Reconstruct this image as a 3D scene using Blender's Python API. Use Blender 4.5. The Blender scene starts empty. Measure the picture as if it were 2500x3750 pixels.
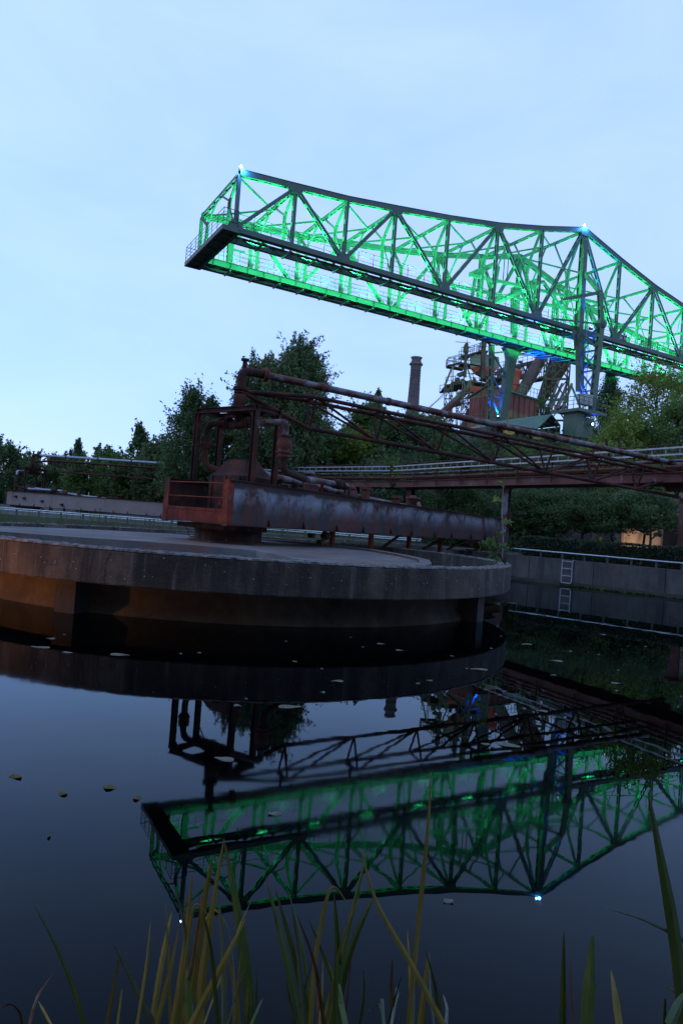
import bpy, math, random
import numpy as np
from mathutils import Vector, Matrix

# ------------------------------------------------------------------ camera, sky, light
SC = bpy.context.scene
COL = SC.collection
R = math.radians
ROLL, PITCH, FPX, CAMH = R(4.348), R(0.93), 2500.0, 1.8

cam_d = bpy.data.cameras.new("camera")
cam_d.sensor_fit = 'HORIZONTAL'
cam_d.sensor_width = 24.0
cam_d.lens = 24.0
cam_d.clip_start = 0.05
cam_d.clip_end = 4000
cam = bpy.data.objects.new("camera", cam_d)
COL.objects.link(cam)
SC.camera = cam
_f = Vector((0, math.cos(PITCH), math.sin(PITCH)))
_u0 = Vector((0, -math.sin(PITCH), math.cos(PITCH)))
_r0 = Vector((1, 0, 0))
# the horizon falls to the right, so the camera's own up leans to the left of the world's up
_cr, _sr = math.cos(ROLL), math.sin(ROLL)
_r = _r0 * _cr + _u0 * _sr
_u = -_r0 * _sr + _u0 * _cr
cam.matrix_world = Matrix(((_r.x, _u.x, -_f.x, 0), (_r.y, _u.y, -_f.y, 0), (_r.z, _u.z, -_f.z, CAMH), (0, 0, 0, 1)))

SUN_EL, SUN_AZ = R(2.5), R(-62)          # azimuth from +Y towards +X: the sun has just set on the left
wd = bpy.data.worlds.new("World")
SC.world = wd
wd.use_nodes = True
wn, wl = wd.node_tree.nodes, wd.node_tree.links
wn.clear()
w_out = wn.new("ShaderNodeOutputWorld")
w_bg = wn.new("ShaderNodeBackground")
w_sky = wn.new("ShaderNodeTexSky")
w_sky.sky_type = 'NISHITA'
w_sky.sun_disc = False
w_sky.sun_elevation = SUN_EL
w_sky.sun_rotation = SUN_AZ
w_sky.altitude = 50
w_sky.air_density = 1.0
w_sky.dust_density = 0.2
w_sky.ozone_density = 3.5
w_tc = wn.new("ShaderNodeTexCoord")
# thin high cloud: a soft veil that lifts the blue towards grey-white
w_map = wn.new("ShaderNodeMapping")
w_map.inputs['Scale'].default_value = (1.0, 1.0, 2.6)
w_map.inputs['Rotation'].default_value = (0.15, 0.3, 0.5)
w_noise = wn.new("ShaderNodeTexNoise")
w_noise.inputs['Scale'].default_value = 2.6
w_noise.inputs['Detail'].default_value = 6
w_noise.inputs['Roughness'].default_value = 0.55
w_noise.inputs['Distortion'].default_value = 0.4
w_ramp = wn.new("ShaderNodeValToRGB")
w_ramp.color_ramp.elements[0].position = 0.38
w_ramp.color_ramp.elements[1].position = 0.78
w_ramp.color_ramp.elements[0].color = (0.0, 0.0, 0.0, 1)
w_ramp.color_ramp.elements[1].color = (0.32, 0.32, 0.32, 1)
w_bal = wn.new("ShaderNodeMix")
w_bal.data_type = 'RGBA'
w_bal.blend_type = 'MULTIPLY'
w_bal.inputs['Factor'].default_value = 1.0
w_veil = wn.new("ShaderNodeMix")
w_veil.data_type = 'RGBA'
w_mixc = wn.new("ShaderNodeMix")
w_mixc.data_type = 'RGBA'
WB = (1.6, 1.48, 2.2, 1)
VEIL = (4.75, 7.0, 12.8, 1)
w_bal.inputs[7].default_value = WB
wl.new(w_tc.outputs['Generated'], w_map.inputs['Vector'])
wl.new(w_map.outputs['Vector'], w_noise.inputs['Vector'])
wl.new(w_noise.outputs['Fac'], w_ramp.inputs['Fac'])
wl.new(w_sky.outputs['Color'], w_bal.inputs[6])
w_veil.inputs['Factor'].default_value = 0.5
w_veil.inputs[7].default_value = VEIL
wl.new(w_bal.outputs[2], w_veil.inputs[6])
w_mixc.inputs[7].default_value = (4.4, 5.6, 8.5, 1)
wl.new(w_veil.outputs[2], w_mixc.inputs[6])
wl.new(w_ramp.outputs['Color'], w_mixc.inputs['Factor'])
wl.new(w_mixc.outputs[2], w_bg.inputs['Color'])
w_bg.inputs['Strength'].default_value = 0.15
wl.new(w_bg.outputs['Background'], w_out.inputs['Surface'])

sun_d = bpy.data.lights.new("sun", 'SUN')
sun_d.energy = 0.12
sun_d.angle = R(25)
sun_d.color = (1.0, 0.86, 0.78)
sun = bpy.data.objects.new("sun", sun_d)
COL.objects.link(sun)
_sd = Vector((math.sin(SUN_AZ) * math.cos(R(8)), math.cos(SUN_AZ) * math.cos(R(8)), math.sin(R(8))))
sun.rotation_euler = _sd.to_track_quat('Z', 'Y').to_euler()

SC.view_settings.view_transform = 'Standard'
SC.view_settings.look = 'None'
SC.view_settings.gamma = 1.0
SC.view_settings.exposure = 0.3
try:
    SC.view_settings.use_curve_mapping = False
except Exception:
    pass

rnd = random.Random(7)
nrng = np.random.default_rng(11)

# ------------------------------------------------------------------ photograph pixels (2500 x 3750) to directions
def pray(u, v):
    a, b = u - 1250.0, v - 1875.0
    X = a * _cr + b * _sr
    V = a * _sr - b * _cr
    cp, sp = math.cos(PITCH), math.sin(PITCH)
    return Vector((X, FPX * cp - V * sp, FPX * sp + V * cp)) / FPX
def onz(u, v, z):
    d = pray(u, v)
    return Vector((0, 0, CAMH)) + d * ((z - CAMH) / d.z)
def atY(u, v, Y):
    d = pray(u, v)
    return Vector((0, 0, CAMH)) + d * (Y / d.y)

# ------------------------------------------------------------------ mesh helpers
V3 = Vector
Zup = V3((0, 0, 1))
def vec(p):
    return p if isinstance(p, Vector) else V3(p)

def wmat(o):
    m = o.matrix_basis.copy()
    while o.parent:
        o = o.parent
        m = o.matrix_basis @ m
    return m

class MB:
    def __init__(s):
        s.v = []
        s.f = []
        s.sm = []
    def add(s, vs, fs, smooth=False):
        n = len(s.v)
        s.v += [tuple(x) for x in vs]
        s.f += [tuple(i + n for i in f) for f in fs]
        s.sm += [smooth] * len(fs)
        return s
    def box(s, c, ex, ey, ez):
        c, ex, ey, ez = vec(c), vec(ex), vec(ey), vec(ez)
        vs = [c + ex * i + ey * j + ez * k for k in (-1, 1) for j in (-1, 1) for i in (-1, 1)]
        return s.add(vs, [(0, 2, 3, 1), (4, 5, 7, 6), (0, 1, 5, 4), (1, 3, 7, 5), (3, 2, 6, 7), (2, 0, 4, 6)])
    def abox(s, x0, x1, y0, y1, z0, z1):
        return s.box(((x0 + x1) / 2, (y0 + y1) / 2, (z0 + z1) / 2), ((x1 - x0) / 2, 0, 0), (0, (y1 - y0) / 2, 0), (0, 0, (z1 - z0) / 2))
    def frame(s, p, q, up=Zup):
        p, q = vec(p), vec(q)
        d = (q - p)
        L = d.length
        d = d / L
        up = vec(up)
        if abs(d.dot(up)) > 0.98:
            up = V3((0, 1, 0)) if abs(d.y) < 0.9 else V3((1, 0, 0))
        side = d.cross(up).normalized()
        u2 = side.cross(d).normalized()
        return p, q, d, L, side, u2
    def beam(s, p, q, w, h=None, up=Zup):
        h = h or w
        p, q, d, L, side, u2 = s.frame(p, q, up)
        return s.box((p + q) / 2, d * (L / 2), side * (w / 2), u2 * (h / 2))
    def hbeam(s, p, q, w, h, t=0.03, up=Zup):
        """rolled section: two flanges and a web"""
        p, q, d, L, side, u2 = s.frame(p, q, up)
        m = (p + q) / 2
        s.box(m + u2 * (h / 2 - t / 2), d * (L / 2), side * (w / 2), u2 * (t / 2))
        s.box(m - u2 * (h / 2 - t / 2), d * (L / 2), side * (w / 2), u2 * (t / 2))
        return s.box(m, d * (L / 2), side * (t / 2), u2 * (h / 2 - t))
    def lattice(s, p, q, w, h, bar=0.09, n=None, up=Zup, plate=0.3):
        """built-up member: two rolled bars held by batten plates"""
        p, q, d, L, side, u2 = s.frame(p, q, up)
        m = (p + q) / 2
        for k in (-1, 1):
            s.box(m + side * (k * (w / 2 - bar / 2)), d * (L / 2), side * (bar / 2), u2 * (h / 2))
        n = n or max(2, int(L / 1.1))
        for i in range(n + 1):
            c = p + d * (plate / 2 + (L - plate) * i / n)
            for k in (-1, 1):
                s.box(c + u2 * (k * h * 0.42), d * (plate / 2), side * (w / 2 - bar), u2 * 0.012)
        return s
    def tube(s, p, q, r, n=8, r2=None, cap=True):
        r2 = r if r2 is None else r2
        p, q, d, L, side, u2 = s.frame(p, q)
        vs = []
        for c, rr in ((p, r), (q, r2)):
            for i in range(n):
                a = 2 * math.pi * i / n
                vs.append(c + side * (math.cos(a) * rr) + u2 * (math.sin(a) * rr))
        s.add(vs, [(i, n + i, n + (i + 1) % n, (i + 1) % n) for i in range(n)], True)
        if cap:
            s.add(vs, [tuple(range(n)), tuple(range(2 * n - 1, n - 1, -1))])
        return s
    def pipe(s, pts, r, n=10, bend=None, k=5, cap=True):
        """pipe along a polyline, with rounded elbows"""
        pts = [vec(p) for p in pts]
        path = [pts[0]]
        for i in range(1, len(pts) - 1):
            a, b, c = pts[i - 1], pts[i], pts[i + 1]
            d1, d2 = (a - b), (c - b)
            bd = min(bend if bend is not None else r * 2.2, d1.length * .48, d2.length * .48)
            A, B = b + d1.normalized() * bd, b + d2.normalized() * bd
            for j in range(k + 1):
                t = j / k
                path.append(A * (1 - t) ** 2 + b * (2 * t * (1 - t)) + B * t ** 2)
        path.append(pts[-1])
        rs = r if isinstance(r, (list, tuple)) else [r] * len(path)
        return s.sweep(path, rs, n, cap)
    def sweep(s, path, rs, n=8, cap=True):
        path = [vec(p) for p in path]
        T = []
        for i in range(len(path)):
            a = path[max(0, i - 1)]
            b = path[min(len(path) - 1, i + 1)]
            T.append((b - a).normalized())
        ref = Zup if abs(T[0].dot(Zup)) < .9 else V3((0, 1, 0))
        side = T[0].cross(ref).normalized()
        vs = []
        for c, t, rr in zip(path, T, rs):
            side = (side - t * side.dot(t)).normalized()
            u2 = side.cross(t)
            for i in range(n):
                a = 2 * math.pi * i / n
                vs.append(c + side * (math.cos(a) * rr) + u2 * (math.sin(a) * rr))
        m = len(path)
        fs = [(j * n + i, (j + 1) * n + i, (j + 1) * n + (i + 1) % n, j * n + (i + 1) % n) for j in range(m - 1) for i in range(n)]
        s.add(vs, fs, True)
        if cap:
            s.add(vs, [tuple(range(n)), tuple(range(m * n - 1, m * n - n - 1, -1))])
        return s
    def lathe(s, c, prof, n=24, axis=Zup, smooth=True, cap=False):
        """prof: list of (radius, height) along axis from c"""
        c, axis = vec(c), vec(axis).normalized()
        ref = V3((1, 0, 0)) if abs(axis.x) < .9 else V3((0, 1, 0))
        e1 = axis.cross(ref).normalized()
        e2 = axis.cross(e1)
        vs = []
        for rr, h in prof:
            for i in range(n):
                a = 2 * math.pi * i / n
                vs.append(c + axis * h + e1 * (math.cos(a) * rr) + e2 * (math.sin(a) * rr))
        m = len(prof)
        s.add(vs, [(j * n + i, j * n + (i + 1) % n, (j + 1) * n + (i + 1) % n, (j + 1) * n + i) for j in range(m - 1) for i in range(n)], smooth)
        if cap:
            s.add(vs, [tuple(range(n - 1, -1, -1)), tuple(range((m - 1) * n, m * n))])
        return s
    def flange(s, c, axis, r, t=0.05, n=12):
        c, axis = vec(c), vec(axis).normalized()
        return s.tube(c - axis * (t / 2), c + axis * (t / 2), r, n)
    def prism(s, poly, ext):
        """polygon (list of points) extruded along ext"""
        poly = [vec(p) for p in poly]
        ext = vec(ext)
        n = len(poly)
        vs = poly + [p + ext for p in poly]
        return s.add(vs, [tuple(range(n - 1, -1, -1)), tuple(range(n, 2 * n))] + [(i, (i + 1) % n, n + (i + 1) % n, n + i) for i in range(n)])
    def build(s, name, mat, parent=None, label=None, kind=None):
        me = bpy.data.meshes.new(name)
        vs = s.v
        if parent is not None:
            a = np.array(wmat(parent).inverted())
            arr = np.array(vs, float)
            vs = (arr @ a[:3, :3].T + a[:3, 3]).tolist()
        me.from_pydata(vs, [], s.f)
        me.polygons.foreach_set('use_smooth', s.sm)
        me.materials.append(mat)
        me.update()
        o = bpy.data.objects.new(name, me)
        COL.objects.link(o)
        if parent is not None:
            o.parent = parent
        if label:
            o['label'] = label
        if kind:
            o['kind'] = kind
        return o

def tag(o, label, cat, group=None):
    o['label'] = label
    o['category'] = cat
    if group:
        o['group'] = group
    return o

def thing(name, label, cat, loc=(0, 0, 0), rotz=0.0, group=None):
    o = bpy.data.objects.new(name, None)
    o.empty_display_size = 0.3
    COL.objects.link(o)
    o.location = loc
    o.rotation_euler = (0, 0, rotz)
    o.matrix_basis = Matrix.Translation(vec(loc)) @ Matrix.Rotation(rotz, 4, 'Z')
    return tag(o, label, cat, group)

def copy_tree(o, parent=None):
    c = o.copy()
    COL.objects.link(c)
    if parent is not None:
        c.parent = parent
    for ch in list(o.children):
        copy_tree(ch, c)
    return c

def raw_mesh(name, co, faces_n, mat, parent=None, smooth=False, kind=None):
    """fast path: co (N*k,3) array whose consecutive k vertices are one face"""
    co = np.asarray(co, float)
    if parent is not None:
        a = np.array(wmat(parent).inverted())
        co = co @ a[:3, :3].T + a[:3, 3]
    N = len(co)
    k = faces_n
    me = bpy.data.meshes.new(name)
    me.vertices.add(N)
    me.vertices.foreach_set('co', co.astype(np.float32).ravel())
    me.loops.add(N)
    me.loops.foreach_set('vertex_index', np.arange(N, dtype=np.int32))
    me.polygons.add(N // k)
    me.polygons.foreach_set('loop_start', np.arange(0, N, k, dtype=np.int32))
    me.polygons.foreach_set('loop_total', np.full(N // k, k, dtype=np.int32))
    me.materials.append(mat)
    me.update(calc_edges=True)
    o = bpy.data.objects.new(name, me)
    COL.objects.link(o)
    if parent is not None:
        o.parent = parent
    if kind:
        o['kind'] = kind
    return o

# ------------------------------------------------------------------ materials
def newmat(name):
    m = bpy.data.materials.new(name)
    m.use_nodes = True
    nt = m.node_tree
    b = nt.nodes['Principled BSDF']
    return m, nt.nodes, nt.links, b

def ramp(nd, cols, interp='LINEAR'):
    r = nd.new("ShaderNodeValToRGB")
    r.color_ramp.interpolation = interp
    el = r.color_ramp.elements
    while len(el) < len(cols):
        el.new(0.5)
    for e, (p, c) in zip(el, cols):
        e.position = p
        e.color = (c[0], c[1], c[2], 1)
    return r

def coords(nd, lk, scale, kind='Object', rot=None):
    tc = nd.new("ShaderNodeTexCoord")
    mp = nd.new("ShaderNodeMapping")
    mp.inputs['Scale'].default_value = scale if isinstance(scale, (tuple, list)) else (scale,) * 3
    if rot:
        mp.inputs['Rotation'].default_value = rot
    lk.new(tc.outputs[kind], mp.inputs['Vector'])
    return mp.outputs['Vector']

def noise(nd, lk, vecs, scale=1.0, detail=6, rough=.6, dist=0.0):
    n = nd.new("ShaderNodeTexNoise")
    n.inputs['Scale'].default_value = scale
    n.inputs['Detail'].default_value = detail
    n.inputs['Roughness'].default_value = rough
    n.inputs['Distortion'].default_value = dist
    lk.new(vecs, n.inputs['Vector'])
    return n.outputs['Fac']

def surf(name, cols, scale=2.0, rough=.8, metal=0.0, bump=.25, bscale=14.0, detail=7, layers=(), spec=.4, dist=.3):
    """weathered surface: base colour ramp over noise, then layers of (colour, scale, lo, hi, opacity) stains"""
    m, nd, lk, b = newmat(name)
    base = ramp(nd, cols)
    lk.new(noise(nd, lk, coords(nd, lk, scale), 1.0, detail, .62, dist), base.inputs['Fac'])
    cur = base.outputs['Color']
    for i, (c, sc, lo, hi, op) in enumerate(layers):
        f = ramp(nd, [(lo, (0, 0, 0)), (hi, (op, op, op))])
        vv = coords(nd, lk, sc, rot=None)
        off = nd.new("ShaderNodeVectorMath")
        off.operation = 'ADD'
        off.inputs[1].default_value = (3.1 * i + 1.7, 7.7 * i, 2.3 * i)
        lk.new(vv, off.inputs[0])
        lk.new(noise(nd, lk, off.outputs[0], 1.0, 7, .62, .25), f.inputs['Fac'])
        mx = nd.new("ShaderNodeMix")
        mx.data_type = 'RGBA'
        lk.new(f.outputs['Color'], mx.inputs['Factor'])
        lk.new(cur, mx.inputs[6])
        mx.inputs[7].default_value = (*c, 1)
        cur = mx.outputs[2]
    lk.new(cur, b.inputs['Base Color'])
    b.inputs['Roughness'].default_value = rough
    b.inputs['Metallic'].default_value = metal
    b.inputs['Specular IOR Level'].default_value = spec
    if bump:
        bp = nd.new("ShaderNodeBump")
        bp.inputs['Strength'].default_value = bump
        bp.inputs['Distance'].default_value = 0.03
        lk.new(noise(nd, lk, coords(nd, lk, bscale), 1.0, 8, .65), bp.inputs['Height'])
        lk.new(bp.outputs['Normal'], b.inputs['Normal'])
    return m

def leafmat(name, c1, c2, c3, trans=.42, scale=.9, rough=.6):
    m, nd, lk, b = newmat(name)
    g = nd.new("ShaderNodeNewGeometry")
    r = ramp(nd, [(0.0, c1), (.5, c2), (1.0, c3)])
    n = noise(nd, lk, coords(nd, lk, scale), 1.0, 3, .6)
    mth = nd.new("ShaderNodeMath")
    mth.operation = 'MULTIPLY_ADD'
    lk.new(g.outputs['Random Per Island'], mth.inputs[0])
    mth.inputs[1].default_value = .55
    sc = nd.new("ShaderNodeMath")
    sc.operation = 'MULTIPLY_ADD'
    lk.new(n, sc.inputs[0])
    sc.inputs[1].default_value = 1.3
    sc.inputs[2].default_value = -.4
    lk.new(sc.outputs[0], mth.inputs[2])
    lk.new(mth.outputs[0], r.inputs['Fac'])
    lk.new(r.outputs['Color'], b.inputs['Base Color'])
    b.inputs['Roughness'].default_value = rough
    b.inputs['Specular IOR Level'].default_value = .35
    t = nd.new("ShaderNodeBsdfTranslucent")
    lk.new(r.outputs['Color'], t.inputs['Color'])
    mx = nd.new("ShaderNodeMixShader")
    mx.inputs['Fac'].default_value = trans
    lk.new(b.outputs[0], mx.inputs[1])
    lk.new(t.outputs[0], mx.inputs[2])
    lk.new(mx.outputs[0], nd['Material Output'].inputs['Surface'])
    return m

def emit(name, col, strength):
    m, nd, lk, b = newmat(name)
    b.inputs['Base Color'].default_value = (.8, .8, .8, 1)
    b.inputs['Emission Color'].default_value = (*col, 1)
    b.inputs['Emission Strength'].default_value = strength
    return m

M = {}
M['crane'] = surf('crane_paint', [(.3, (.046, .078, .058)), (.7, (.074, .118, .088))], .8, .6, 0, .1, 5,
                  layers=[((.07, .045, .03), (2.5, 2.5, .9), .60, .74, .6)])
M['crane_leg'] = surf('crane_leg_paint', [(.3, (.060, .098, .064)), (.7, (.095, .145, .092))], .8, .65, 0, .1, 5,
                      layers=[((.06, .045, .03), (2.0, 2.0, .6), .58, .72, .6)])
M['crane_roof'] = surf('canopy_paint', [(.3, (.08, .14, .10)), (.7, (.12, .19, .14))], .5, .7, 0, .1, 5,
                       layers=[((.05, .05, .04), (1.5, 1.5, .5), .55, .75, .6)])
M['rust'] = surf('rust_dark', [(.28, (.012, .005, .003)), (.5, (.056, .016, .007)), (.75, (.15, .038, .014))], 2.2, .85, 0, .5, 22,
                 layers=[((.009, .006, .005), (3, 3, .8), .48, .64, .85), ((.15, .10, .085), (6, 6, 2), .64, .70, .6)])
M['rust_red'] = surf('rust_red', [(.28, (.034, .008, .004)), (.5, (.13, .022, .008)), (.75, (.26, .045, .015))], 2.4, .85, 0, .5, 22,
                     layers=[((.22, .13, .10), (7, 7, 1.5), .60, .68, .7), ((.02, .010, .008), (2, 2, 1), .55, .72, .85)])
M['girder'] = surf('girder_paint_rust', [(.28, (.014, .010, .009)), (.5, (.036, .026, .024)), (.78, (.068, .054, .052))], .9, .55, .15, .4, 14,
                   layers=[((.075, .017, .008), (3.2, 3.2, .6), .48, .57, .9),
                           ((.012, .009, .010), (1.8, 1.8, .7), .56, .70, .9)])
def add_band(m, z0, z1, col, op, wob=.5):
    """worn pale paint surviving in a ragged horizontal band"""
    nd, lk = m.node_tree.nodes, m.node_tree.links
    b = nd['Principled BSDF']
    src = b.inputs['Base Color'].links[0].from_socket
    tc = nd.new("ShaderNodeTexCoord")
    sp = nd.new("ShaderNodeSeparateXYZ")
    lk.new(tc.outputs['Object'], sp.inputs[0])
    n1 = noise(nd, lk, coords(nd, lk, (1.1, 1.1, .5)), 1.0, 7, .65, .4)
    ma = nd.new("ShaderNodeMath")
    ma.operation = 'MULTIPLY_ADD'
    lk.new(n1, ma.inputs[0])
    ma.inputs[1].default_value = wob
    lk.new(sp.outputs['Z'], ma.inputs[2])
    off = wob * .5
    mr = nd.new("ShaderNodeMapRange")
    mr.inputs['From Min'].default_value = z0 + off
    mr.inputs['From Max'].default_value = z1 + off
    lk.new(ma.outputs[0], mr.inputs['Value'])
    r = ramp(nd, [(0.0, (0, 0, 0)), (.35, (op * .35,) * 3), (.72, (op,) * 3), (.9, (op * .8,) * 3), (1.0, (0, 0, 0))])
    lk.new(mr.outputs['Result'], r.inputs['Fac'])
    g = ramp(nd, [(.42, (0, 0, 0)), (.56, (1, 1, 1))])
    lk.new(noise(nd, lk, coords(nd, lk, (1.5, 1.5, .9)), 1.0, 8, .72, .5), g.inputs['Fac'])
    mu = nd.new("ShaderNodeMath")
    mu.operation = 'MULTIPLY'
    lk.new(r.outputs['Color'], mu.inputs[0])
    lk.new(g.outputs['Color'], mu.inputs[1])
    mx = nd.new("ShaderNodeMix")
    mx.data_type = 'RGBA'
    lk.new(mu.outputs[0], mx.inputs['Factor'])
    lk.new(src, mx.inputs[6])
    mx.inputs[7].default_value = (*col, 1)
    lk.new(mx.outputs[2], b.inputs['Base Color'])
add_band(M['girder'], .80, 1.42, (.25, .26, .29), .9)
M['girder2'] = surf('girder_grey_paint', [(.3, (.21, .155, .13)), (.7, (.28, .215, .185))], .7, .7, 0, .2, 12,
                    layers=[((.20, .08, .04), (2.4, 2.4, .35), .60, .68, .8)])
M['pipe'] = surf('pipe_galvanised', [(.3, (.075, .068, .070)), (.6, (.19, .175, .175)), (.85, (.33, .31, .31))], 2.2, .55, .3, .4, 18,
                 layers=[((.085, .022, .010), (2.6, 2.6, 2.6), .44, .53, .95), ((.02, .012, .012), (1.2, 1.2, 1.2), .54, .66, .9)])
M['pipe_rust'] = surf('pipe_rusty', [(.3, (.055, .018, .010)), (.6, (.135, .040, .020)), (.85, (.19, .080, .045))], 2.6, .8, 0, .5, 18,
                      layers=[((.20, .20, .23), (4, 4, 2), .60, .70, .8)])
M['gantry'] = surf('gantry_red_oxide', [(.3, (.085, .029, .023)), (.6, (.135, .050, .038)), (.85, (.17, .082, .064))], 1.2, .75, 0, .25, 14,
                   layers=[((.17, .17, .19), (2.2, 2.2, 1.2), .60, .70, .75), ((.03, .012, .012), (2, 2, .6), .55, .7, .8)])
M['galv'] = surf('galvanised_rail', [(.3, (.20, .21, .23)), (.7, (.34, .36, .38))], 6, .45, .55, .1, 30)
M['rail_white'] = surf('pale_handrail', [(.3, (.55, .62, .62)), (.7, (.75, .80, .80))], 5, .4, .2, .08, 30,
                       layers=[((.25, .25, .22), (8, 8, 8), .6, .75, .6)])
M['concrete'] = surf('concrete_wall', [(.30, (.024, .019, .014)), (.5, (.070, .055, .041)), (.72, (.145, .117, .090))], 1.3, .9, 0, 1.0, 22,
                     layers=[((.024, .021, .019), (3.2, 3.2, .35), .46, .60, .85), ((.19, .18, .165), (6.5, 6.5, .5), .58, .72, .55),
                             ((.10, .075, .055), (.35, .35, .5), .52, .66, .5), ((.26, .26, .25), (9, 9, 9), .70, .73, .8)])
M['concrete_pale'] = surf('concrete_basin_wall', [(.28, (.060, .054, .048)), (.5, (.115, .105, .092)), (.75, (.18, .165, .145))], .7, .9, 0, .4, 14,
                           layers=[((.06, .056, .052), (2.2, 2.2, .3), .48, .64, .7), ((.22, .21, .19), (5.0, 5.0, .4), .58, .72, .45), ((.09, .06, .04), (.5, .5, .8), .55, .68, .5)])
M['concrete_top'] = surf('concrete_slab', [(.28, (.055, .048, .043)), (.5, (.110, .098, .088)), (.75, (.19, .172, .158))], .8, .85, 0, .5, 12,
                         layers=[((.16, .075, .05), (.35, .35, .35), .55, .66, .75), ((.05, .05, .055), (2.5, 2.5, 2.5), .58, .70, .7),
                                 ((.36, .37, .40), (14, 14, 14), .66, .72, .6)])
M['concrete_lip'] = surf('concrete_crumbled_rim', [(.25, (.05, .045, .04)), (.5, (.16, .145, .13)), (.8, (.30, .275, .25))], 9, .95, 0, .9, 30,
                         layers=[((.03, .028, .03), (11, 11, 11), .5, .6, .8)])
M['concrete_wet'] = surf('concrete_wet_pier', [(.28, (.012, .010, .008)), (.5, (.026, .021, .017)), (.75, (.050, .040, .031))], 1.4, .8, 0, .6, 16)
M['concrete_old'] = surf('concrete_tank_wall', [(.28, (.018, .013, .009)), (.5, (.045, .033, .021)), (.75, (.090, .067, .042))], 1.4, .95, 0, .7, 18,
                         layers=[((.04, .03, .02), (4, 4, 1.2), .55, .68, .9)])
M['chimney'] = surf('chimney_brick', [(.3, (.085, .062, .062)), (.7, (.125, .092, .090))], .6, .9, 0, .3, 5)
M['steel_dark'] = surf('furnace_steel', [(.3, (.135, .080, .064)), (.7, (.25, .160, .135))], .7, .8, .1, .2, 5,
                       layers=[((.20, .17, .18), (.9, .9, .4), .58, .72, .7)])
M['steel_deep'] = surf('furnace_steel_dark', [(.3, (.058, .031, .025)), (.7, (.120, .068, .055))], .7, .8, .1, .2, 5)
M['sheet_red'] = surf('hall_red_sheet', [(.3, (.19, .056, .036)), (.7, (.26, .082, .054))], .35, .85, 0, .1, 3,
                      layers=[((.09, .035, .03), (.5, .5, .15), .5, .7, .6)])
M['stove_red'] = surf('stove_red', [(.3, (.40, .040, .026)), (.7, (.58, .070, .040))], 1.1, .85, 0, .2, 4,
                      layers=[((.12, .025, .02), (1, 1, .5), .55, .7, .7)])
M['hopper'] = surf('hopper_sheet', [(.3, (.17, .11, .095)), (.7, (.27, .185, .16))], .8, .8, 0, .1, 4)
M['roof_dark'] = surf('roof_felt', [(.3, (.05, .048, .05)), (.7, (.09, .085, .09))], 1, .85, 0, .1, 5)
M['white_box'] = surf('switch_box', [(.3, (.34, .33, .29)), (.7, (.45, .44, .40))], 2, .7, 0, .1, 8)
M['yellow'] = surf('yellow_paint', [(.3, (.45, .28, .05)), (.7, (.60, .40, .09))], 2, .7, 0, .1, 8)
M['black'] = surf('black_plate', [(.3, (.012, .012, .014)), (.7, (.02, .02, .022))], 2, .6, 0, 0)
M['white_letters'] = surf('white_lettering', [(.3, (.7, .72, .7)), (.7, (.8, .82, .8))], 2, .7, 0, 0)
M['bark'] = surf('bark', [(.3, (.030, .024, .019)), (.7, (.065, .052, .042))], (4, 4, 1), .95, 0, .6, 10)
M['birch_bark'] = surf('birch_bark', [(.3, (.16, .15, .14)), (.7, (.30, .29, .27))], (2, 2, 6), .9, 0, .4, 10,
                       layers=[((.02, .02, .02), (1.5, 1.5, 9), .56, .64, .9)])
M['lf_dark'] = leafmat('leaves_dark', (.032, .062, .020), (.074, .124, .039), (.13, .185, .060))
M['lf_mid'] = leafmat('leaves_mid', (.042, .080, .018), (.094, .160, .034), (.16, .23, .058))
M['lf_light'] = leafmat('leaves_light', (.085, .125, .018), (.17, .23, .034), (.27, .33, .060))
M['lf_birch'] = leafmat('leaves_birch', (.056, .088, .034), (.115, .165, .060), (.19, .24, .095))
M['lf_hedge'] = leafmat('leaves_hedge', (.014, .030, .012), (.032, .060, .022), (.055, .090, .034), .2, 2.0)
M['soil'] = surf('soil', [(.3, (.030, .028, .020)), (.7, (.065, .058, .042))], .5, .95, 0, .6, 3)
M['gravel'] = surf('gravel_ground', [(.3, (.10, .095, .09)), (.7, (.17, .165, .155))], .4, .95, 0, .5, 8)
M['stone_wall'] = surf('building_render', [(.25, (.16, .12, .095)), (.55, (.27, .205, .155)), (.85, (.36, .28, .21))], .9, .95, 0, .5, 7,
                       layers=[((.10, .06, .045), (1.6, 1.6, .4), .54, .68, .85)])
M['stone_dark'] = surf('building_block', [(.25, (.060, .058, .056)), (.6, (.10, .095, .09)), (.85, (.13, .125, .12))], 1.2, .95, 0, .5, 7)
M['glass_dark'] = surf('window_dark', [(.3, (.010, .010, .012)), (.7, (.018, .018, .02))], 2, .2, 0, 0)
M['alu'] = surf('aluminium', [(.3, (.42, .42, .42)), (.7, (.58, .58, .58))], 8, .45, .3, 0)
M['crane_rail'] = surf('crane_handrail_paint', [(.3, (.022, .030, .025)), (.7, (.036, .046, .038))], 2, .6, 0, 0)
M['seam'] = surf('wall_seam', [(.3, (.24, .13, .10)), (.7, (.34, .20, .16))], 1, .8, 0, 0)
M['lamp_green'] = emit('green_tube_glow', (.20, 1.0, .40), 6)
M['lamp_blue'] = emit('blue_lamp_glow', (.35, .65, 1.0), 30)
M['lamp_star'] = emit('mast_lamp_glow', (.72, .90, 1.0), 120)
M['lamp_warm'] = emit('warm_lamp_glow', (1.0, .62, .25), 20)
M['lamp_case'] = surf('lamp_housing', [(.3, (.06, .06, .06)), (.7, (.10, .10, .10))], 3, .5, .3, 0)
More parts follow.
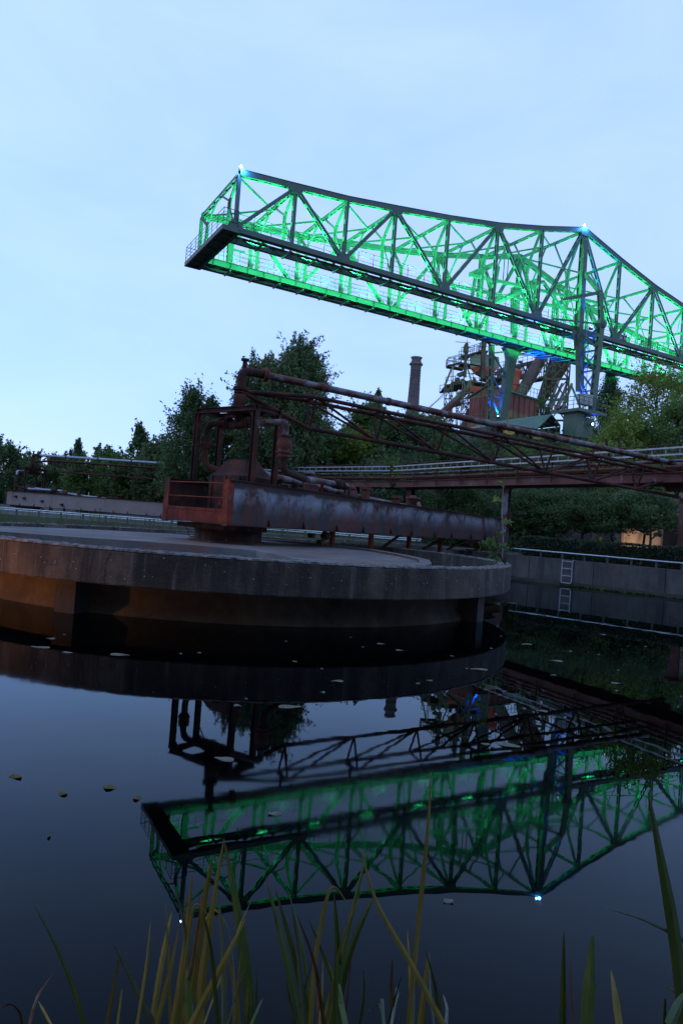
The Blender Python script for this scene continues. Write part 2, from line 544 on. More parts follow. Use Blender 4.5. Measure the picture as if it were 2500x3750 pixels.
def water_mat(name, bumpy, col=(.0004, .0005, .0007)):
    m, nd, lk, b = newmat(name)
    b.inputs['Base Color'].default_value = (*col, 1)
    rr_ = ramp(nd, [(.50, (.010,) * 3), (.66, (.075,) * 3)])
    lk.new(noise(nd, lk, coords(nd, lk, (.10, .28, 1)), 1.0, 4, .55, .6), rr_.inputs['Fac'])
    b.inputs['IOR'].default_value = 1.19
    b.inputs['Specular IOR Level'].default_value = .5
    b.inputs['Specular Tint'].default_value = (.15, .55, 1.0, 1)
    bp = nd.new("ShaderNodeBump")
    bp.inputs['Strength'].default_value = bumpy
    bp.inputs['Distance'].default_value = .02
    lk.new(noise(nd, lk, coords(nd, lk, (.9, 1.6, 1)), 1.0, 3, .5), bp.inputs['Height'])
    # murky water under a clear surface: dark body, mirror by Fresnel
    fr = nd.new("ShaderNodeFresnel")
    fr.inputs['IOR'].default_value = 1.26
    lk.new(bp.outputs['Normal'], fr.inputs['Normal'])
    sb = nd.new("ShaderNodeMath")
    sb.operation = 'SUBTRACT'
    sb.use_clamp = True
    sb.inputs[1].default_value = .015
    lk.new(fr.outputs[0], sb.inputs[0])
    gl = nd.new("ShaderNodeBsdfGlossy")
    gl.inputs['Color'].default_value = (.84, .97, 1.0, 1)
    lk.new(rr_.outputs['Color'], gl.inputs['Roughness'])
    lk.new(bp.outputs['Normal'], gl.inputs['Normal'])
    df = nd.new("ShaderNodeBsdfDiffuse")
    df.inputs['Color'].default_value = (*col, 1)
    mx = nd.new("ShaderNodeMixShader")
    lk.new(sb.outputs[0], mx.inputs[0])
    lk.new(df.outputs[0], mx.inputs[1])
    lk.new(gl.outputs[0], mx.inputs[2])
    lk.new(mx.outputs[0], nd['Material Output'].inputs['Surface'])
    return m
M['water'] = water_mat('pond_water', .035)
# ------------------------------------------------------------------ the setting: water, ground, banks
def structure(o):
    o['kind'] = 'structure'
    return o
def smooth(a, b, x):
    t = min(1.0, max(0.0, (x - a) / (b - a)))
    return t * t * (3 - 2 * t)

GZ = 1.05                                     # ground level round the basin
W1, W2 = V3((5.75, 29.5, 0)), V3((18.2, 20.4, 0))   # waterline of the right-hand basin wall
wdir = (W2 - W1).normalized()
wout = V3((-wdir.y, wdir.x, 0))
if wout.y < 0:
    wout = -wout
BACKY = 30.0

w = MB()
w.add([(-80, -6, 0), (30, -6, 0), (30, 31, 0), (-80, 31, 0)], [(0, 1, 2, 3)])
structure(w.build('pond_water', M['water']))

def terrain(x, y):
    up = 7.4 * smooth(37.5, 53, y) * smooth(-9, 5, x)
    up += 1.2 * math.sin(x * .21 + 1.0) * math.cos(y * .17) * smooth(34, 48, y) * .5
    far = 2.5 * smooth(60, 200, y)
    return GZ - 0.04 + up + far

# one sheet of ground from just behind the basin wall to the horizon
g = MB()
xs = [-900, -500, -250, -140, -90] + [-80 + 4 * i for i in range(48)] + [125, 160, 240, 500, 900]
ys_far = [31.0, 33, 35, 37, 39, 41, 43, 45, 47, 49, 51, 53, 56, 60, 66, 74, 85, 100, 130, 180, 260, 400, 800, 1500]
vs, fs = [], []
for j, y in enumerate(ys_far):
    for x in xs:
        yy = y
        if j == 0:                                  # first row follows the basin walls
            yy = BACKY + .45
            if x > 5.5:
                t = (x - W1.x) / (W2.x - W1.x)
                yy = max(19.0, W1.y + (W2.y - W1.y) * t) + .55
        elif j < 8 and x > 5.5:
            t = (x - W1.x) / (W2.x - W1.x)
            y0 = max(19.0, W1.y + (W2.y - W1.y) * t) + .55
            yy = y0 + (47 - y0) * (j / 8)
        vs.append((x, yy, terrain(x, yy)))
n = len(xs)
for j in range(len(ys_far) - 1):
    for i in range(n - 1):
        fs.append((j * n + i, j * n + i + 1, (j + 1) * n + i + 1, (j + 1) * n + i))
g.add(vs, fs, True)
structure(g.build('ground', M['soil']))
# the near bank on which the photographer stands
b = MB()
bx = [-80 + 4 * i for i in range(28)]
by = [-60, -20, -6, -2.0, -0.5, 0.4, 0.9]
bz = [.5, .5, .45, .42, .32, .10, -.25]
vs = [(x, y + .12 * math.sin(x * 1.3), z + .03 * math.sin(x * 2.1 + y)) for y, z in zip(by, bz) for x in bx]
n = len(bx)
b.add(vs, [(j * n + i, j * n + i + 1, (j + 1) * n + i + 1, (j + 1) * n + i) for j in range(len(by) - 1) for i in range(n - 1)], True)
structure(b.build('near_bank', M['soil']))

# ------------------------------------------------------------------ basin walls, cast in panels
def basin_wall(name, label, p, q, out, ztop, npan, th=.35):
    p, q = vec(p), vec(q)
    L = (q - p).length
    d = (q - p) / L
    t = thing(name, label, 'wall', p, math.atan2(d.y, d.x))
    for i in range(npan):
        a, c = L * i / npan + .012, L * (i + 1) / npan - .012
        m = MB()
        m.box(p + d * ((a + c) / 2) + out * (th / 2 + .003 * (i % 3)) + Zup * ((ztop - .5) / 2), d * ((c - a) / 2), out * (th / 2), Zup * ((ztop + .5) / 2))
        m.build('panel', M['concrete_pale'], t)
    m = MB()
    m.box(p + d * (L / 2) + out * (th / 2 + .03) + Zup * ((ztop - .56) / 2), d * (L / 2), out * (th / 2 - .02), Zup * ((ztop + .4) / 2))
    m.build('joint_core', M['stone_dark'], t)
    m = MB()                                       # muddy tide ledge at the waterline
    k = 60
    vs = []
    for i in range(k + 1):
        c = p + d * (L * i / k)
        e = .05 + .05 * rnd.random()
        vs += [c + Zup * (.12 + .05 * rnd.random()) - out * .004, c - out * e + Zup * (.02 + .02 * rnd.random()), c - out * (e + .02) - Zup * .1]
    m.add(vs, [(3 * i + r, 3 * i + r + 1, 3 * i + r + 4, 3 * i + r + 3) for i in range(k) for r in (0, 1)], True)
    m.build('mud_ledge', M['soil'], t)
    return t
basin_wall('basin_wall', 'low streaked concrete basin wall with aluminium ladder and clipped hedge behind', W1, W2, wout, 1.02, 6)
basin_wall('basin_wall', 'long low concrete wall behind the round tank and water weeds', V3((-60, BACKY, 0)), V3((W1.x - .02, BACKY, 0)), V3((0, 1, 0)), 1.08, 24)

m = MB()
m.abox(W1.x - .25, W1.x + .45, BACKY - .35, BACKY + .6, -.5, 1.10)
tag(m.build('corner_pier', M['concrete']), 'square concrete pier where the two basin walls meet', 'pier')

def handrail(name, label, p, q, out, zw, n, m_rail, two=False):
    p, q = vec(p), vec(q)
    L = (q - p).length
    d = (q - p) / L
    t = thing(name, label, 'railing', p + Zup * zw, math.atan2(d.y, d.x))
    lean = out * -.10
    m = MB()
    m.tube(p + Zup * (zw + .27) + lean, q + Zup * (zw + .27) + lean, .024, 8)
    m.build('top_rail', m_rail, t)
    if two:
        m = MB()
        m.tube(p + Zup * (zw + .19) + lean * .7 + out * .2, q + Zup * (zw + .19) + lean * .7 + out * .2, .022, 8)
        m.build('lower_rail', m_rail, t)
    for i in range(n + 1):
        c = p + d * (.25 + (L - .5) * i / n)
        m = MB()
        m.beam(c + Zup * (zw - .10) + out * .10, c + Zup * (zw + .25) + lean + d * .03, .075, .022, up=out)
        m.build('post', M['galv'], t)
    return t
handrail('handrail', 'pale tubular handrail on short slanted posts along the ladder wall', W1 + wdir * 1.85 + wout * .12, W2 + wout * .12, wout, 1.02, 15, M['rail_white'])
handrail('handrail', 'pale double tubular handrail behind the round tank beyond the water weeds', V3((-40, BACKY + .12, 0)), V3((3.6, BACKY + .12, 0)), V3((0, 1, 0)), 1.08, 44, M['rail_white'], True)

# ladder on the right-hand wall
lp = onz(2081, 2141, 0)
s0 = (lp - W1).dot(wdir)
lp = W1 + wdir * s0
t = thing('ladder', 'small aluminium ladder fixed to the basin wall, foot in the water', 'ladder', lp - wout * .1, math.atan2(wdir.y, wdir.x))
for k in (0, .40):
    m = MB()
    m.beam(lp + wdir * k - wout * .10 + Zup * .13, lp + wdir * k - wout * .10 + Zup * 1.0, .035, .05, up=wout)
    m.build('stile', M['alu'], t)
for i in range(4):
    z = .97 - .285 * i
    m = MB()
    m.beam(lp - wout * .10 + Zup * z, lp + wdir * .40 - wout * .10 + Zup * z, .036, .036, up=wout)
    m.build('rung', M['alu'], t)
m = MB()
for k in (0, .40):
    m.beam(lp + wdir * k - wout * .10 + Zup * .98, lp + wdir * k + wout * .06 + Zup * 1.035, .03, .02)
m.build('bracket', M['galv'], t)
m = MB()
for k in (0, .40):
    m.beam(lp + wdir * k - wout * .10 + Zup * -.2, lp + wdir * k - wout * .10 + Zup * .13, .03, .03, up=wout)
m.build('rusty_foot', M['rust'], t)

# ------------------------------------------------------------------ round concrete tank
CX, CY, RO = -2.56, 17.42, 6.77
RT, RB = 1.13, .557
NSEG = 220
tank = thing('round_tank', 'big round concrete tank standing in the water under the rusty bridge', 'tank', (CX, CY, 0))
def ringpt(r, a, z):
    return V3((CX + r * math.cos(a), CY + r * math.sin(a), z))
m = MB()
vs = []
prof = [(RO - .42, RB), (RO - .01, RB), (RO, RB + .02), (RO, RT - .05), (RO - .03, RT - .012), (RO - .30, RT - .012), (RO - .30, .75)]
for i in range(NSEG):
    a = 2 * math.pi * i / NSEG
    for k, (r, z) in enumerate(prof):
        j = 0
        if k in (3, 4):
            j = .012 * rnd.random()
        if k == 1 or k == 2:
            j = .004 * rnd.random()
        vs.append(ringpt(r - j, a, z - (j if k == 3 else 0)))
K = len(prof)
m.add(vs, [(i * K + k, ((i + 1) % NSEG) * K + k, ((i + 1) % NSEG) * K + k + 1, i * K + k + 1) for i in range(NSEG) for k in range(K - 1)], False)
m.build('ring_wall', M['concrete'], tank)
# crumbled coping: three thin eroded courses
for (r0, r1, h, nm) in ((RO - .12, RO - .005, .026, 'coping'), (RO - .20, RO - .135, .020, 'coping'), (RO - .30, RO - .215, .030, 'coping')):
    m = MB()
    vs = []
    N2 = 420
    for i in range(N2):
        a = 2 * math.pi * i / N2
        e = [rnd.uniform(-.010, .010) for _ in range(4)]
        hh = h * rnd.uniform(.35, 1.15)
        vs += [ringpt(r0 + e[0], a, RT - .02), ringpt(r0 + .012 + e[1], a, RT - .012 + hh), ringpt(r1 - .014 + e[2], a, RT - .012 + hh * rnd.uniform(.6, 1)), ringpt(r1 + e[3] * .5, a, RT - .025)]
    m.add(vs, [(i * 4 + k, ((i + 1) % N2) * 4 + k, ((i + 1) % N2) * 4 + k + 1, i * 4 + k + 1) for i in range(N2) for k in range(3)], False)
    m.build(nm, M['concrete_lip'], tank)
# inner slab: straight-edged deck round the pivot, with open troughs in front and to the right
N2 = 160
SLAB = [(-8.35, 14.35), (-7.2, 14.25), (-5.6, 14.35), (-4.4, 14.62), (-3.0, 14.75), (-1.75, 14.45), (-1.0, 13.0), (-.5, 12.0), (.3, 11.62), (1.3, 12.15), (1.75, 13.6), (1.9, 15.2), (1.6, 17.0), (.9, 19.0), (-.6, 20.6), (-2.6, 21.2), (-5.0, 20.9), (-7.2, 19.2), (-8.35, 17.2)]
m = MB()
m.prism([V3((x, y, .70)) for x, y in SLAB], Zup * .385)
m.build('inner_slab', M['concrete_top'], tank)
m = MB()
n = len(SLAB)
for i in range(9, 16):
    a, b2 = V3((*SLAB[i], 1.085)), V3((*SLAB[(i + 1) % n], 1.085))
    m.beam(a, b2, .24, .10)
m.build('trough_kerb', M['concrete_top'], tank)
m = MB()
vs = [ringpt(r, 2 * math.pi * i / N2, .80) for r in (.5, RO - .30) for i in range(N2)]
m.add(vs, [(i, (i + 1) % N2, N2 + (i + 1) % N2, N2 + i) for i in range(N2)])
m.build('trough_water', M['water'], tank)
m = MB()
vs = [ringpt(r, 2 * math.pi * i / N2, .69) for r in (.5, RO - .31) for i in range(N2)]
m.add(vs, [(i, N2 + i, N2 + (i + 1) % N2, (i + 1) % N2) for i in range(N2)])
m.build('trough_floor', M['concrete'], tank)
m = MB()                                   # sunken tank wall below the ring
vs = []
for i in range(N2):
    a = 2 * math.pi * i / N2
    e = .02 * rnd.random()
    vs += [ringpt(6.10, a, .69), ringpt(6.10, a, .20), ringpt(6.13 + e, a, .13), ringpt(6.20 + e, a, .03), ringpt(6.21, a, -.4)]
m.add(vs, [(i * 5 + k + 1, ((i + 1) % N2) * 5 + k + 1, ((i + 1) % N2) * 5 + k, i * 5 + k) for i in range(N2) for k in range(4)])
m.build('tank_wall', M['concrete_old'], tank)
for k in range(5):
    a = math.radians(-181 + 74.7 * k)
    rad = V3((math.cos(a), math.sin(a), 0))
    tan = V3((-math.sin(a), math.cos(a), 0))
    m = MB()
    m.box(ringpt(6.30, a, .08), rad * .22, tan * .19, Zup * .475)
    m.build('pier', M['concrete_wet'], tank)
# hairline cracks in the ring wall
for a0 in (-2.02, -1.72, -1.36, -.98, -.62, -2.35):
    m = MB()
    z, a = RT - .06, a0
    while z > RB + .06:
        z2, a2 = z - rnd.uniform(.04, .09), a + rnd.uniform(-.004, .004)
        p, q = ringpt(RO + .001, a, z), ringpt(RO + .001, a2, z2)
        m.beam(p, q, .005 + .005 * rnd.random(), .004, up=V3((math.cos(a), math.sin(a), 0)))
        z, a = z2, a2
        if rnd.random() < .08:
            break
    m.build('crack', M['black'], tank)
# pale lichen and render spots
for k in range(60):
    a = rnd.uniform(-2.6, -.15)
    m = MB()
    m.lathe(ringpt(RO + .001, a, rnd.uniform(RB + .1, RT - .08)), [(.012 * rnd.uniform(.4, 1.2), -.004), (.008, .004), (.0005, .005)], 7, V3((math.cos(a), math.sin(a), 0)))
    m.build('lichen_spot', M['galv'], tank)

# ------------------------------------------------------------------ hedge behind the ladder wall
def leaf_cloud(P, size, rng, asp=1.6, up=None, jitter=.35):
    """quads: P (N,3) centres"""
    N = len(P)
    a = rng.normal(size=(N, 3))
    if up is not None:
        a = a * .7 + np.array(up)
    a /= np.linalg.norm(a, axis=1)[:, None] + 1e-9
    b = np.cross(a, rng.normal(size=(N, 3)))
    b /= np.linalg.norm(b, axis=1)[:, None] + 1e-9
    s = size * (1 + jitter * rng.normal(size=(N, 1))).clip(.4, 1.8)
    A, B = a * s * asp * .5, b * s * .5
    return np.stack([P - A, P + B * .9 - A * .1, P + A, P - B * .9 - A * .1], 1).reshape(-1, 3)

hA = W1 + wdir * 1.75 + wout * 1.1
hB = W1 + wdir * 14.0 + wout * 1.1
hedge = thing('hedge', 'long clipped dark green hedge behind the ladder wall', 'hedge', V3(((hA.x + hB.x) / 2, (hA.y + hB.y) / 2, GZ)), math.atan2(wdir.y, wdir.x))
L = (hB - hA).length
m = MB()
m.box((hA + hB) / 2 + wout * .5 + Zup * (GZ + .33), wdir * (L / 2 - .06), wout * .42, Zup * .36)
m.build('branch_core', M['bark'], hedge)
P = []
N = 15000
r3 = nrng.random((N, 3))
side = nrng.random(N)
for i in range(N):
    s_, h_, q_ = r3[i]
    if side[i] < .55:
        p = hA + wdir * (L * s_) + Zup * (GZ + .78 * h_) + wout * (.03 * nrng.normal())
    elif side[i] < .9:
        p = hA + wdir * (L * s_) + wout * q_ + Zup * (GZ + .77 + .02 * nrng.normal() + .02 * math.sin(s_ * 40))
    elif side[i] < .96:
        p = hA + wout * q_ + Zup * (GZ + .78 * h_) + wdir * (.03 * nrng.normal())
    else:
        p = hB + wout * q_ + Zup * (GZ + .78 * h_)
    P.append((p.x, p.y, p.z))
raw_mesh('foliage', leaf_cloud(np.array(P), .055, nrng, 1.5), 4, M['lf_hedge'], hedge)
# ------------------------------------------------------------------ unseen wood added behind the camera to block the back sky
def shade_wood_points():
    P = []
    rng = np.random.default_rng(31)
    for k in range(330):
        a = rng.uniform(R(188), R(352))
        r = rng.uniform(15, 30)
        x, y = r * 1.5 * math.cos(a), r * math.sin(a) * .9 - 4
        h = rng.uniform(12, 20)
        n = 60
        P.append(np.array([x, y, .4]) + np.stack([rng.normal(size=n) * 2.2, rng.normal(size=n) * 1.6, h * (.04 + .96 * rng.random(n) ** .8)], 1))
    return np.concatenate(P)
o = raw_mesh('shade_wood', leaf_cloud(shade_wood_points(), .95, np.random.default_rng(32), 1.3), 4, M['lf_dark'], None, kind='stuff')
tag(o, 'unseen tall wood added behind the camera to shade the pond', 'wood')
# ------------------------------------------------------------------ rotating scraper bridges with pump towers
def sag(a, b, n, d):
    a, b = vec(a), vec(b)
    return [a + (b - a) * (i / n) - Zup * (d * 4 * (i / n) * (1 - i / n)) for i in range(n + 1)]

def scraper_bridge(P0, ang, dz, length, wdt, ztr, mg, mr, mred, mp, label, near=True, truss_to=None, gtaper=.15):
    P0 = vec(P0)
    gd = V3((math.cos(ang), math.sin(ang), 0))
    gn = V3((-gd.y, gd.x, 0))
    def Q(s, t, z):
        return P0 + gd * s + gn * t + Zup * (z + dz)
    root = thing('scraper_bridge', label, 'bridge', Q(1.17, 1.18, 1.06), ang)
    zb, zt = 1.57, 2.61
    L = length
    # two plate girders
    for tt, sgn in ((0, -1), (wdt, 1)):
        m = MB()
        m.prism([Q(0, tt, zb), Q(L, tt, zb), Q(L, tt, zt - gtaper), Q(0, tt, zt)], gn * (.03 * -sgn))
        gw = m.build('girder_web', mg if (tt == 0 or not near) else mr, root)
        m = MB()
        c = -sgn * .03
        m.prism([Q(0, tt - .11 + c / 2, zt), Q(L, tt - .11 + c / 2, zt - gtaper), Q(L, tt + .11 + c / 2, zt - gtaper), Q(0, tt + .11 + c / 2, zt)], Zup * .025)
        m.build('top_flange', mr, root)
        m = MB()
        m.prism([Q(0, tt - .11 + c / 2, zb - .028), Q(L, tt - .11 + c / 2, zb - .028), Q(L, tt + .11 + c / 2, zb - .028), Q(0, tt + .11 + c / 2, zb - .028)], Zup * .026)
        m.build('bottom_flange', mr, root)
        n = 11
        for i in range(1, n):
            s = L * i / n + .1 * math.sin(i * 3)
            m = MB()
            m.prism([Q(s, tt + sgn * .002, zb), Q(s, tt + sgn * .085, zb), Q(s, tt + sgn * .02, zb + .17), Q(s, tt + sgn * .002, zb + .19)], gd * .03)
            m.build('gusset', mr, gw)
            if near and i % 2 == 0:
                m = MB()
                zz = zt - gtaper * s / L
                m.prism([Q(s - .012, tt + sgn * .001, zb + .03), Q(s + .012, tt + sgn * .001, zb + .03), Q(s + .012, tt + sgn * .001, zz - .03), Q(s - .012, tt + sgn * .001, zz - .03)], gn * (sgn * .006))
                m.build('web_seam', mg, gw)
    if not near:
        for s, z in ((1.05, 2.2), (1.85, 2.12), (3.5, 2.0), (5.3, 1.85)):
            m = MB()
            m.box(Q(s, -.06, z), gd * .06, gn * .06, Zup * .10)
            m.box(Q(s - .12, -.05, z + .02), gd * .12, gn * .04, Zup * .035)
            m.build('hook_bracket', mr, root)
    # deck and cross beams between the girders
    m = MB()
    m.prism([Q(.35, .06, 1.70), Q(L - .1, .06, 1.70), Q(L - .1, wdt - .06, 1.70), Q(.35, wdt - .06, 1.70)], Zup * .03)
    m.build('deck_plate', mr, root)
    for i in range(8):
        m = MB()
        s = .9 + (L - 1.4) * i / 7
        m.hbeam(Q(s, .05, 1.62), Q(s, wdt - .05, 1.62), .1, .12, .015)
        m.build('cross_beam', mr, root)
    # open end frame
    for tt in (0, wdt - .0):
        m = MB()
        e = .16 if tt == 0 else -.16
        m.box(Q(-.02, tt + e / 2, (zb + zt) / 2 - .01), gd * .022, gn * .09, Zup * ((zt - zb) / 2 + .03))
        m.box(Q(.06, tt, (zb + zt) / 2), gd * .08, gn * .012, Zup * ((zt - zb) / 2 + .02))
        m.build('end_post', mred, root)
    for z, r in ((2.53, .018), (2.18, .016)):
        m = MB()
        m.tube(Q(-.02, .12, z), Q(-.02, wdt - .12, z), r, 8)
        m.build('end_rail', mred, root)
    m = MB()
    m.box(Q(-.015, wdt / 2, 1.70), gd * .016, gn * (wdt / 2 - .15), Zup * .14)
    m.build('end_plate', mred, root)
    m = MB()
    m.box(Q(-.005, wdt / 2, 1.885), gd * .02, gn * (wdt / 2 - .15), Zup * .035)
    m.build('end_plate', mred, root)
    # machinery inside: gearbox on the pivot and lower pipe
    m = MB()
    c = Q(1.3, wdt * .42, 0)
    base = [(-.55, -.62), (.55, -.62), (.55, .62), (-.55, .62)]
    top = [(-.22, -.34), (.22, -.34), (.22, .34), (-.22, .34)]
    def lv(pp, z):
        return [c + gd * a + gn * b2 + Zup * z for a, b2 in pp]
    vs = lv(base, 1.75) + lv(base, 2.78) + lv([(a * .82, b2 * .86) for a, b2 in base], 2.86) + lv(top, 3.22)
    m.add(vs, [(0, 1, 5, 4), (1, 2, 6, 5), (2, 3, 7, 6), (3, 0, 4, 7), (4, 5, 9, 8), (5, 6, 10, 9), (6, 7, 11, 10), (7, 4, 8, 11), (8, 9, 13, 12), (9, 10, 14, 13), (10, 11, 15, 14), (11, 8, 12, 15), (12, 13, 14, 15)])
    gb = m.build('gear_housing', mr, root)
    for (a, b2) in ((-.56, 0), (-.56, -.5), (-.56, .5), (.56, 0)):
        m = MB()
        m.box(c + gd * a + gn * b2 + Zup * 2.28, gd * .03, gn * .035, Zup * .50)
        m.build('housing_rib', mr, gb)
    m = MB()
    for z, r in ((1.06, .95), (1.22, .82), (1.24, .74), (1.50, .74), (1.52, .9), (1.60, .9)):
        pass
    m.lathe(Q(1.17, wdt / 2, 0), [(1.02, 1.055), (1.02, 1.13), (.86, 1.14), (.86, 1.40), (.98, 1.41), (.98, 1.545)], 28, cap=True)
    m.build('pivot_drum', mr, root)
    m = MB()
    m.box(Q(.75, wdt / 2, 1.48), gd * .55, gn * (wdt / 2 - .30), Zup * .06)
    m.build('pivot_beam', mr, root)
    # pump tower
    s0, s1, t0, t1, tz = .77, 1.57, .10, wdt - .10, 4.53
    posts = {}
    for s in (s0, s1):
        for tt in (t0, t1):
            m = MB()
            m.hbeam(Q(s, tt, zt + .02), Q(s, tt, tz - .13), .13, .13, .02, up=gn)
            m.build('tower_post', mr, root)
    for a, b2 in (((s0, t0), (s0, t1)), ((s1, t0), (s1, t1)), ((s0, t0), (s1, t0)), ((s0, t1), (s1, t1))):
        m = MB()
        e = (gd if a[0] != b2[0] else gn) * .07
        m.hbeam(Q(a[0], a[1], tz - .065) - e, Q(b2[0], b2[1], tz - .065) + e, .12, .13 if a[0] != b2[0] else .134, .018)
        m.build('tower_top_beam', mr, root)
    for s in (s0, s1):
        for tt, k in ((t0, 1), (t1, -1)):
            m = MB()
            m.prism([Q(s, tt + k * .07, tz - .13), Q(s, tt + k * .30, tz - .135), Q(s, tt + k * .07, tz - .36)], gd * .02)
            m.build('knee_plate', mr, root)
    m = MB()
    m.box(Q(1.17, wdt / 2, tz - .03), gd * .34, gn * .5, Zup * .02)
    m.build('bearing_plate', mr, root)
    cs, ct = 1.20, wdt / 2
    # riser with flanges, elbow and vent stub
    m = MB()
    m.tube(Q(cs, ct, tz), Q(cs, ct, tz + .55), .115, 12)
    m.lathe(Q(cs, ct, 0), [(.12, tz + .10), (.16, tz + .13), (.17, tz + .26), (.16, tz + .40), (.12, tz + .43)], 14)
    rs = m.build('riser', mr, root)
    for z, r in ((tz + .05, .20), (tz + .10, .185), (tz + .45, .17), (tz + .53, .20), (tz + .57, .20)):
        m = MB()
        m.flange(Q(cs, ct, z), Zup, r, .035)
        m.build('flange', mr, rs)
    td = (vec(truss_to) - Q(cs, ct, 5)) if truss_to is not None else gd * 10
    td.z = 0
    TL = td.length
    td.normalize()
    tnn = V3((-td.y, td.x, 0))
    zp = tz + 1.04                                        # pipe centre line
    A = Q(cs, ct, 0)
    endz = (vec(truss_to).z if truss_to is not None else zp - .25 + dz)
    def T(s, t, z):                                       # frame along the pipe truss; z measured at the tower, falling to endz
        return V3((A.x, A.y, 0)) + td * s + tnn * t + Zup * (z + dz + (endz - zp - dz) * s / TL)
    m = MB()
    m.pipe([Q(cs, ct, tz + .57), T(0, 0, zp), T(.62, 0, zp)], .115, 12, .30, 8)
    m.build('elbow', mr, root)
    m = MB()
    m.tube(T(0.06, 0, zp + .02), T(.06, 0, zp + .27), .062, 10)
    m.flange(T(.06, 0, zp + .28), Zup, .11, .05)
    m.build('vent_stub', mr, root)
    m = MB()
    for k in (.60, .66):
        m.flange(T(k, 0, zp), td, .185, .04, 14)
    m.build('pipe_flange', mred if near else mr, root)
    m = MB()
    m.tube(T(.66, 0, zp), T(TL, 0, zp), .098, 12)
    mainp = m.build('delivery_pipe', mp, root)
    for k in range(1, 8):
        m = MB()
        m.flange(T(TL * k / 8 + .2, 0, zp), td, .118, .10, 12)
        m.build('pipe_collar', M['pipe_rust'], mainp)
    # triangular pipe truss carrying it
    zc, zl = zp - .38, zp - 1.18
    hw = .34
    for k in (-1, 1):
        m = MB()
        m.tube(T(.12, 0, tz + .50), T(1.9, k * hw, zc), .056, 8)
        m.tube(T(1.9, k * hw, zc), T(TL, k * hw, zc), .056, 8)
        m.build('truss_top_chord', mr, root)
    m = MB()
    m.tube(T(.12, 0, tz + .46), T(1.95, 0, zl), .060, 8)
    m.tube(T(1.95, 0, zl), T(TL, 0, zl), .060, 8)
    m.build('truss_bottom_chord', mr, root)
    nb = max(6, int((TL - 2.0) / 1.85))
    st = (TL - 2.1) / nb
    for i in range(nb + 1):
        s = 2.0 + st * i
        for k in (-1, 1):
            m = MB()
            m.tube(T(s, k * hw, zc), T(s, 0, zl), .034, 6)
            m.build('truss_post', mr, root)
            if i < nb:
                m = MB()
                if i < nb * .45:
                    m.tube(T(s, k * hw, zc), T(s + st, 0, zl), .034, 6)
                else:
                    m.tube(T(s + st, k * hw, zc), T(s, 0, zl), .034, 6)
                m.build('truss_diagonal', mr, root)
        m = MB()
        m.tube(T(s, -hw, zc), T(s, hw, zc), .03, 6)
        m.build('truss_tie', M['pipe_rust'], root)
        if i % 2 == 1 or i == 0:
            m = MB()
            m.beam(T(s - .05, 0, zc + .02), T(s - .05, 0, zp - .07), .07, .05, up=td)
            m.beam(T(s - .05, -hw, zc + .02), T(s - .05, hw, zc + .02), .09, .05)
            m.build('pipe_saddle', M['pipe_rust'], root)
    # tee and branches inside the tower
    zt2 = 4.17
    m = MB()
    m.tube(Q(cs, ct, zt2 - .02), Q(cs, ct, tz), .11, 12)
    m.pipe([Q(cs, ct - .35, zt2 + .03), Q(cs, ct, zt2 - .06), Q(cs, ct + .35, zt2 + .03)], .115, 12, .2)
    m.build('tee', mr, root)
    for k in (-1, 1):
        m = MB()
        for o in (.30, .38, .58, .64):
            m.flange(Q(cs, ct + k * o, zt2 + .02), gn, .155, .035)
        m.build('branch_flange', mr, root)
    # right-hand branch: over the girder, bulb valve, down and along the bridge
    vt = -.42
    m = MB()
    m.pipe([Q(cs, ct - .35, zt2 + .02), Q(cs + .1, vt, zt2), Q(cs + .1, vt, zt2 - .30)], .085, 12, .26, 7)
    m.build('branch_pipe', mp, root)
    m = MB()
    c = Q(cs + .1, vt, 0)
    m.lathe(c, [(.09, 3.86), (.16, 3.86), (.16, 3.82), (.12, 3.81), (.17, 3.72), (.19, 3.62), (.17, 3.52), (.13, 3.46), (.20, 3.45), (.20, 3.41), (.13, 3.40), (.13, 3.36), (.17, 3.35), (.17, 3.31), (.09, 3.30)], 16)
    m.build('check_valve', M['pipe_rust'] if near else mr, root)
    m = MB()
    m.pipe([Q(cs + .1, vt, 3.32), Q(cs + .12, vt, 2.98), Q(2.3, vt + .12, 2.86)], .09, 12, .25, 7)
    m.build('drop_bend', mr, root)
    m = MB()
    m.pipe([Q(2.25, vt + .115, 2.865), Q(4.6, .25, 2.90), Q(4.95, .30, 2.88)], .085, 12)
    m.build('run_pipe', mp, root)
    m = MB()
    for s in (4.1, 4.2, 4.42, 4.52):
        m.flange(Q(s, .16 + (s - 4.1) * .1, 2.90), gd, .14, .04)
    m.lathe(Q(4.2, .17, 2.90), [(.1, 0), (.15, .08), (.15, .16), (.1, .24)], 12, gd)
    m.tube(Q(4.3, .2, 2.9), Q(4.3, .2, 3.12), .03, 8)
    m.build('gate_valve', mr, root)
    m = MB()
    m.pipe([Q(4.9, .29, 2.88), Q(5.35, .34, 2.86), Q(5.1, .34, 2.62)], .085, 12, .14)
    m.build('down_bend', M['pipe_rust'], root)
    for s in (3.5, 4.75):
        m = MB()
        m.beam(Q(s, .10, 2.58), Q(s, .10, 2.86), .06, .06, up=gd)
        m.build('pipe_post', mr, root)
    # left-hand branch: down the far side with a valve and back to the housing
    lt = wdt - .22 if near else wdt + .42
    m = MB()
    m.pipe([Q(cs, ct + .35, zt2 + .02), Q(cs - .2, lt, zt2), Q(cs - .2, lt, 3.05), Q(cs, ct + .5, 2.92)], .085, 12, .25, 7)
    m.build('branch_pipe', mr, root)
    m = MB()
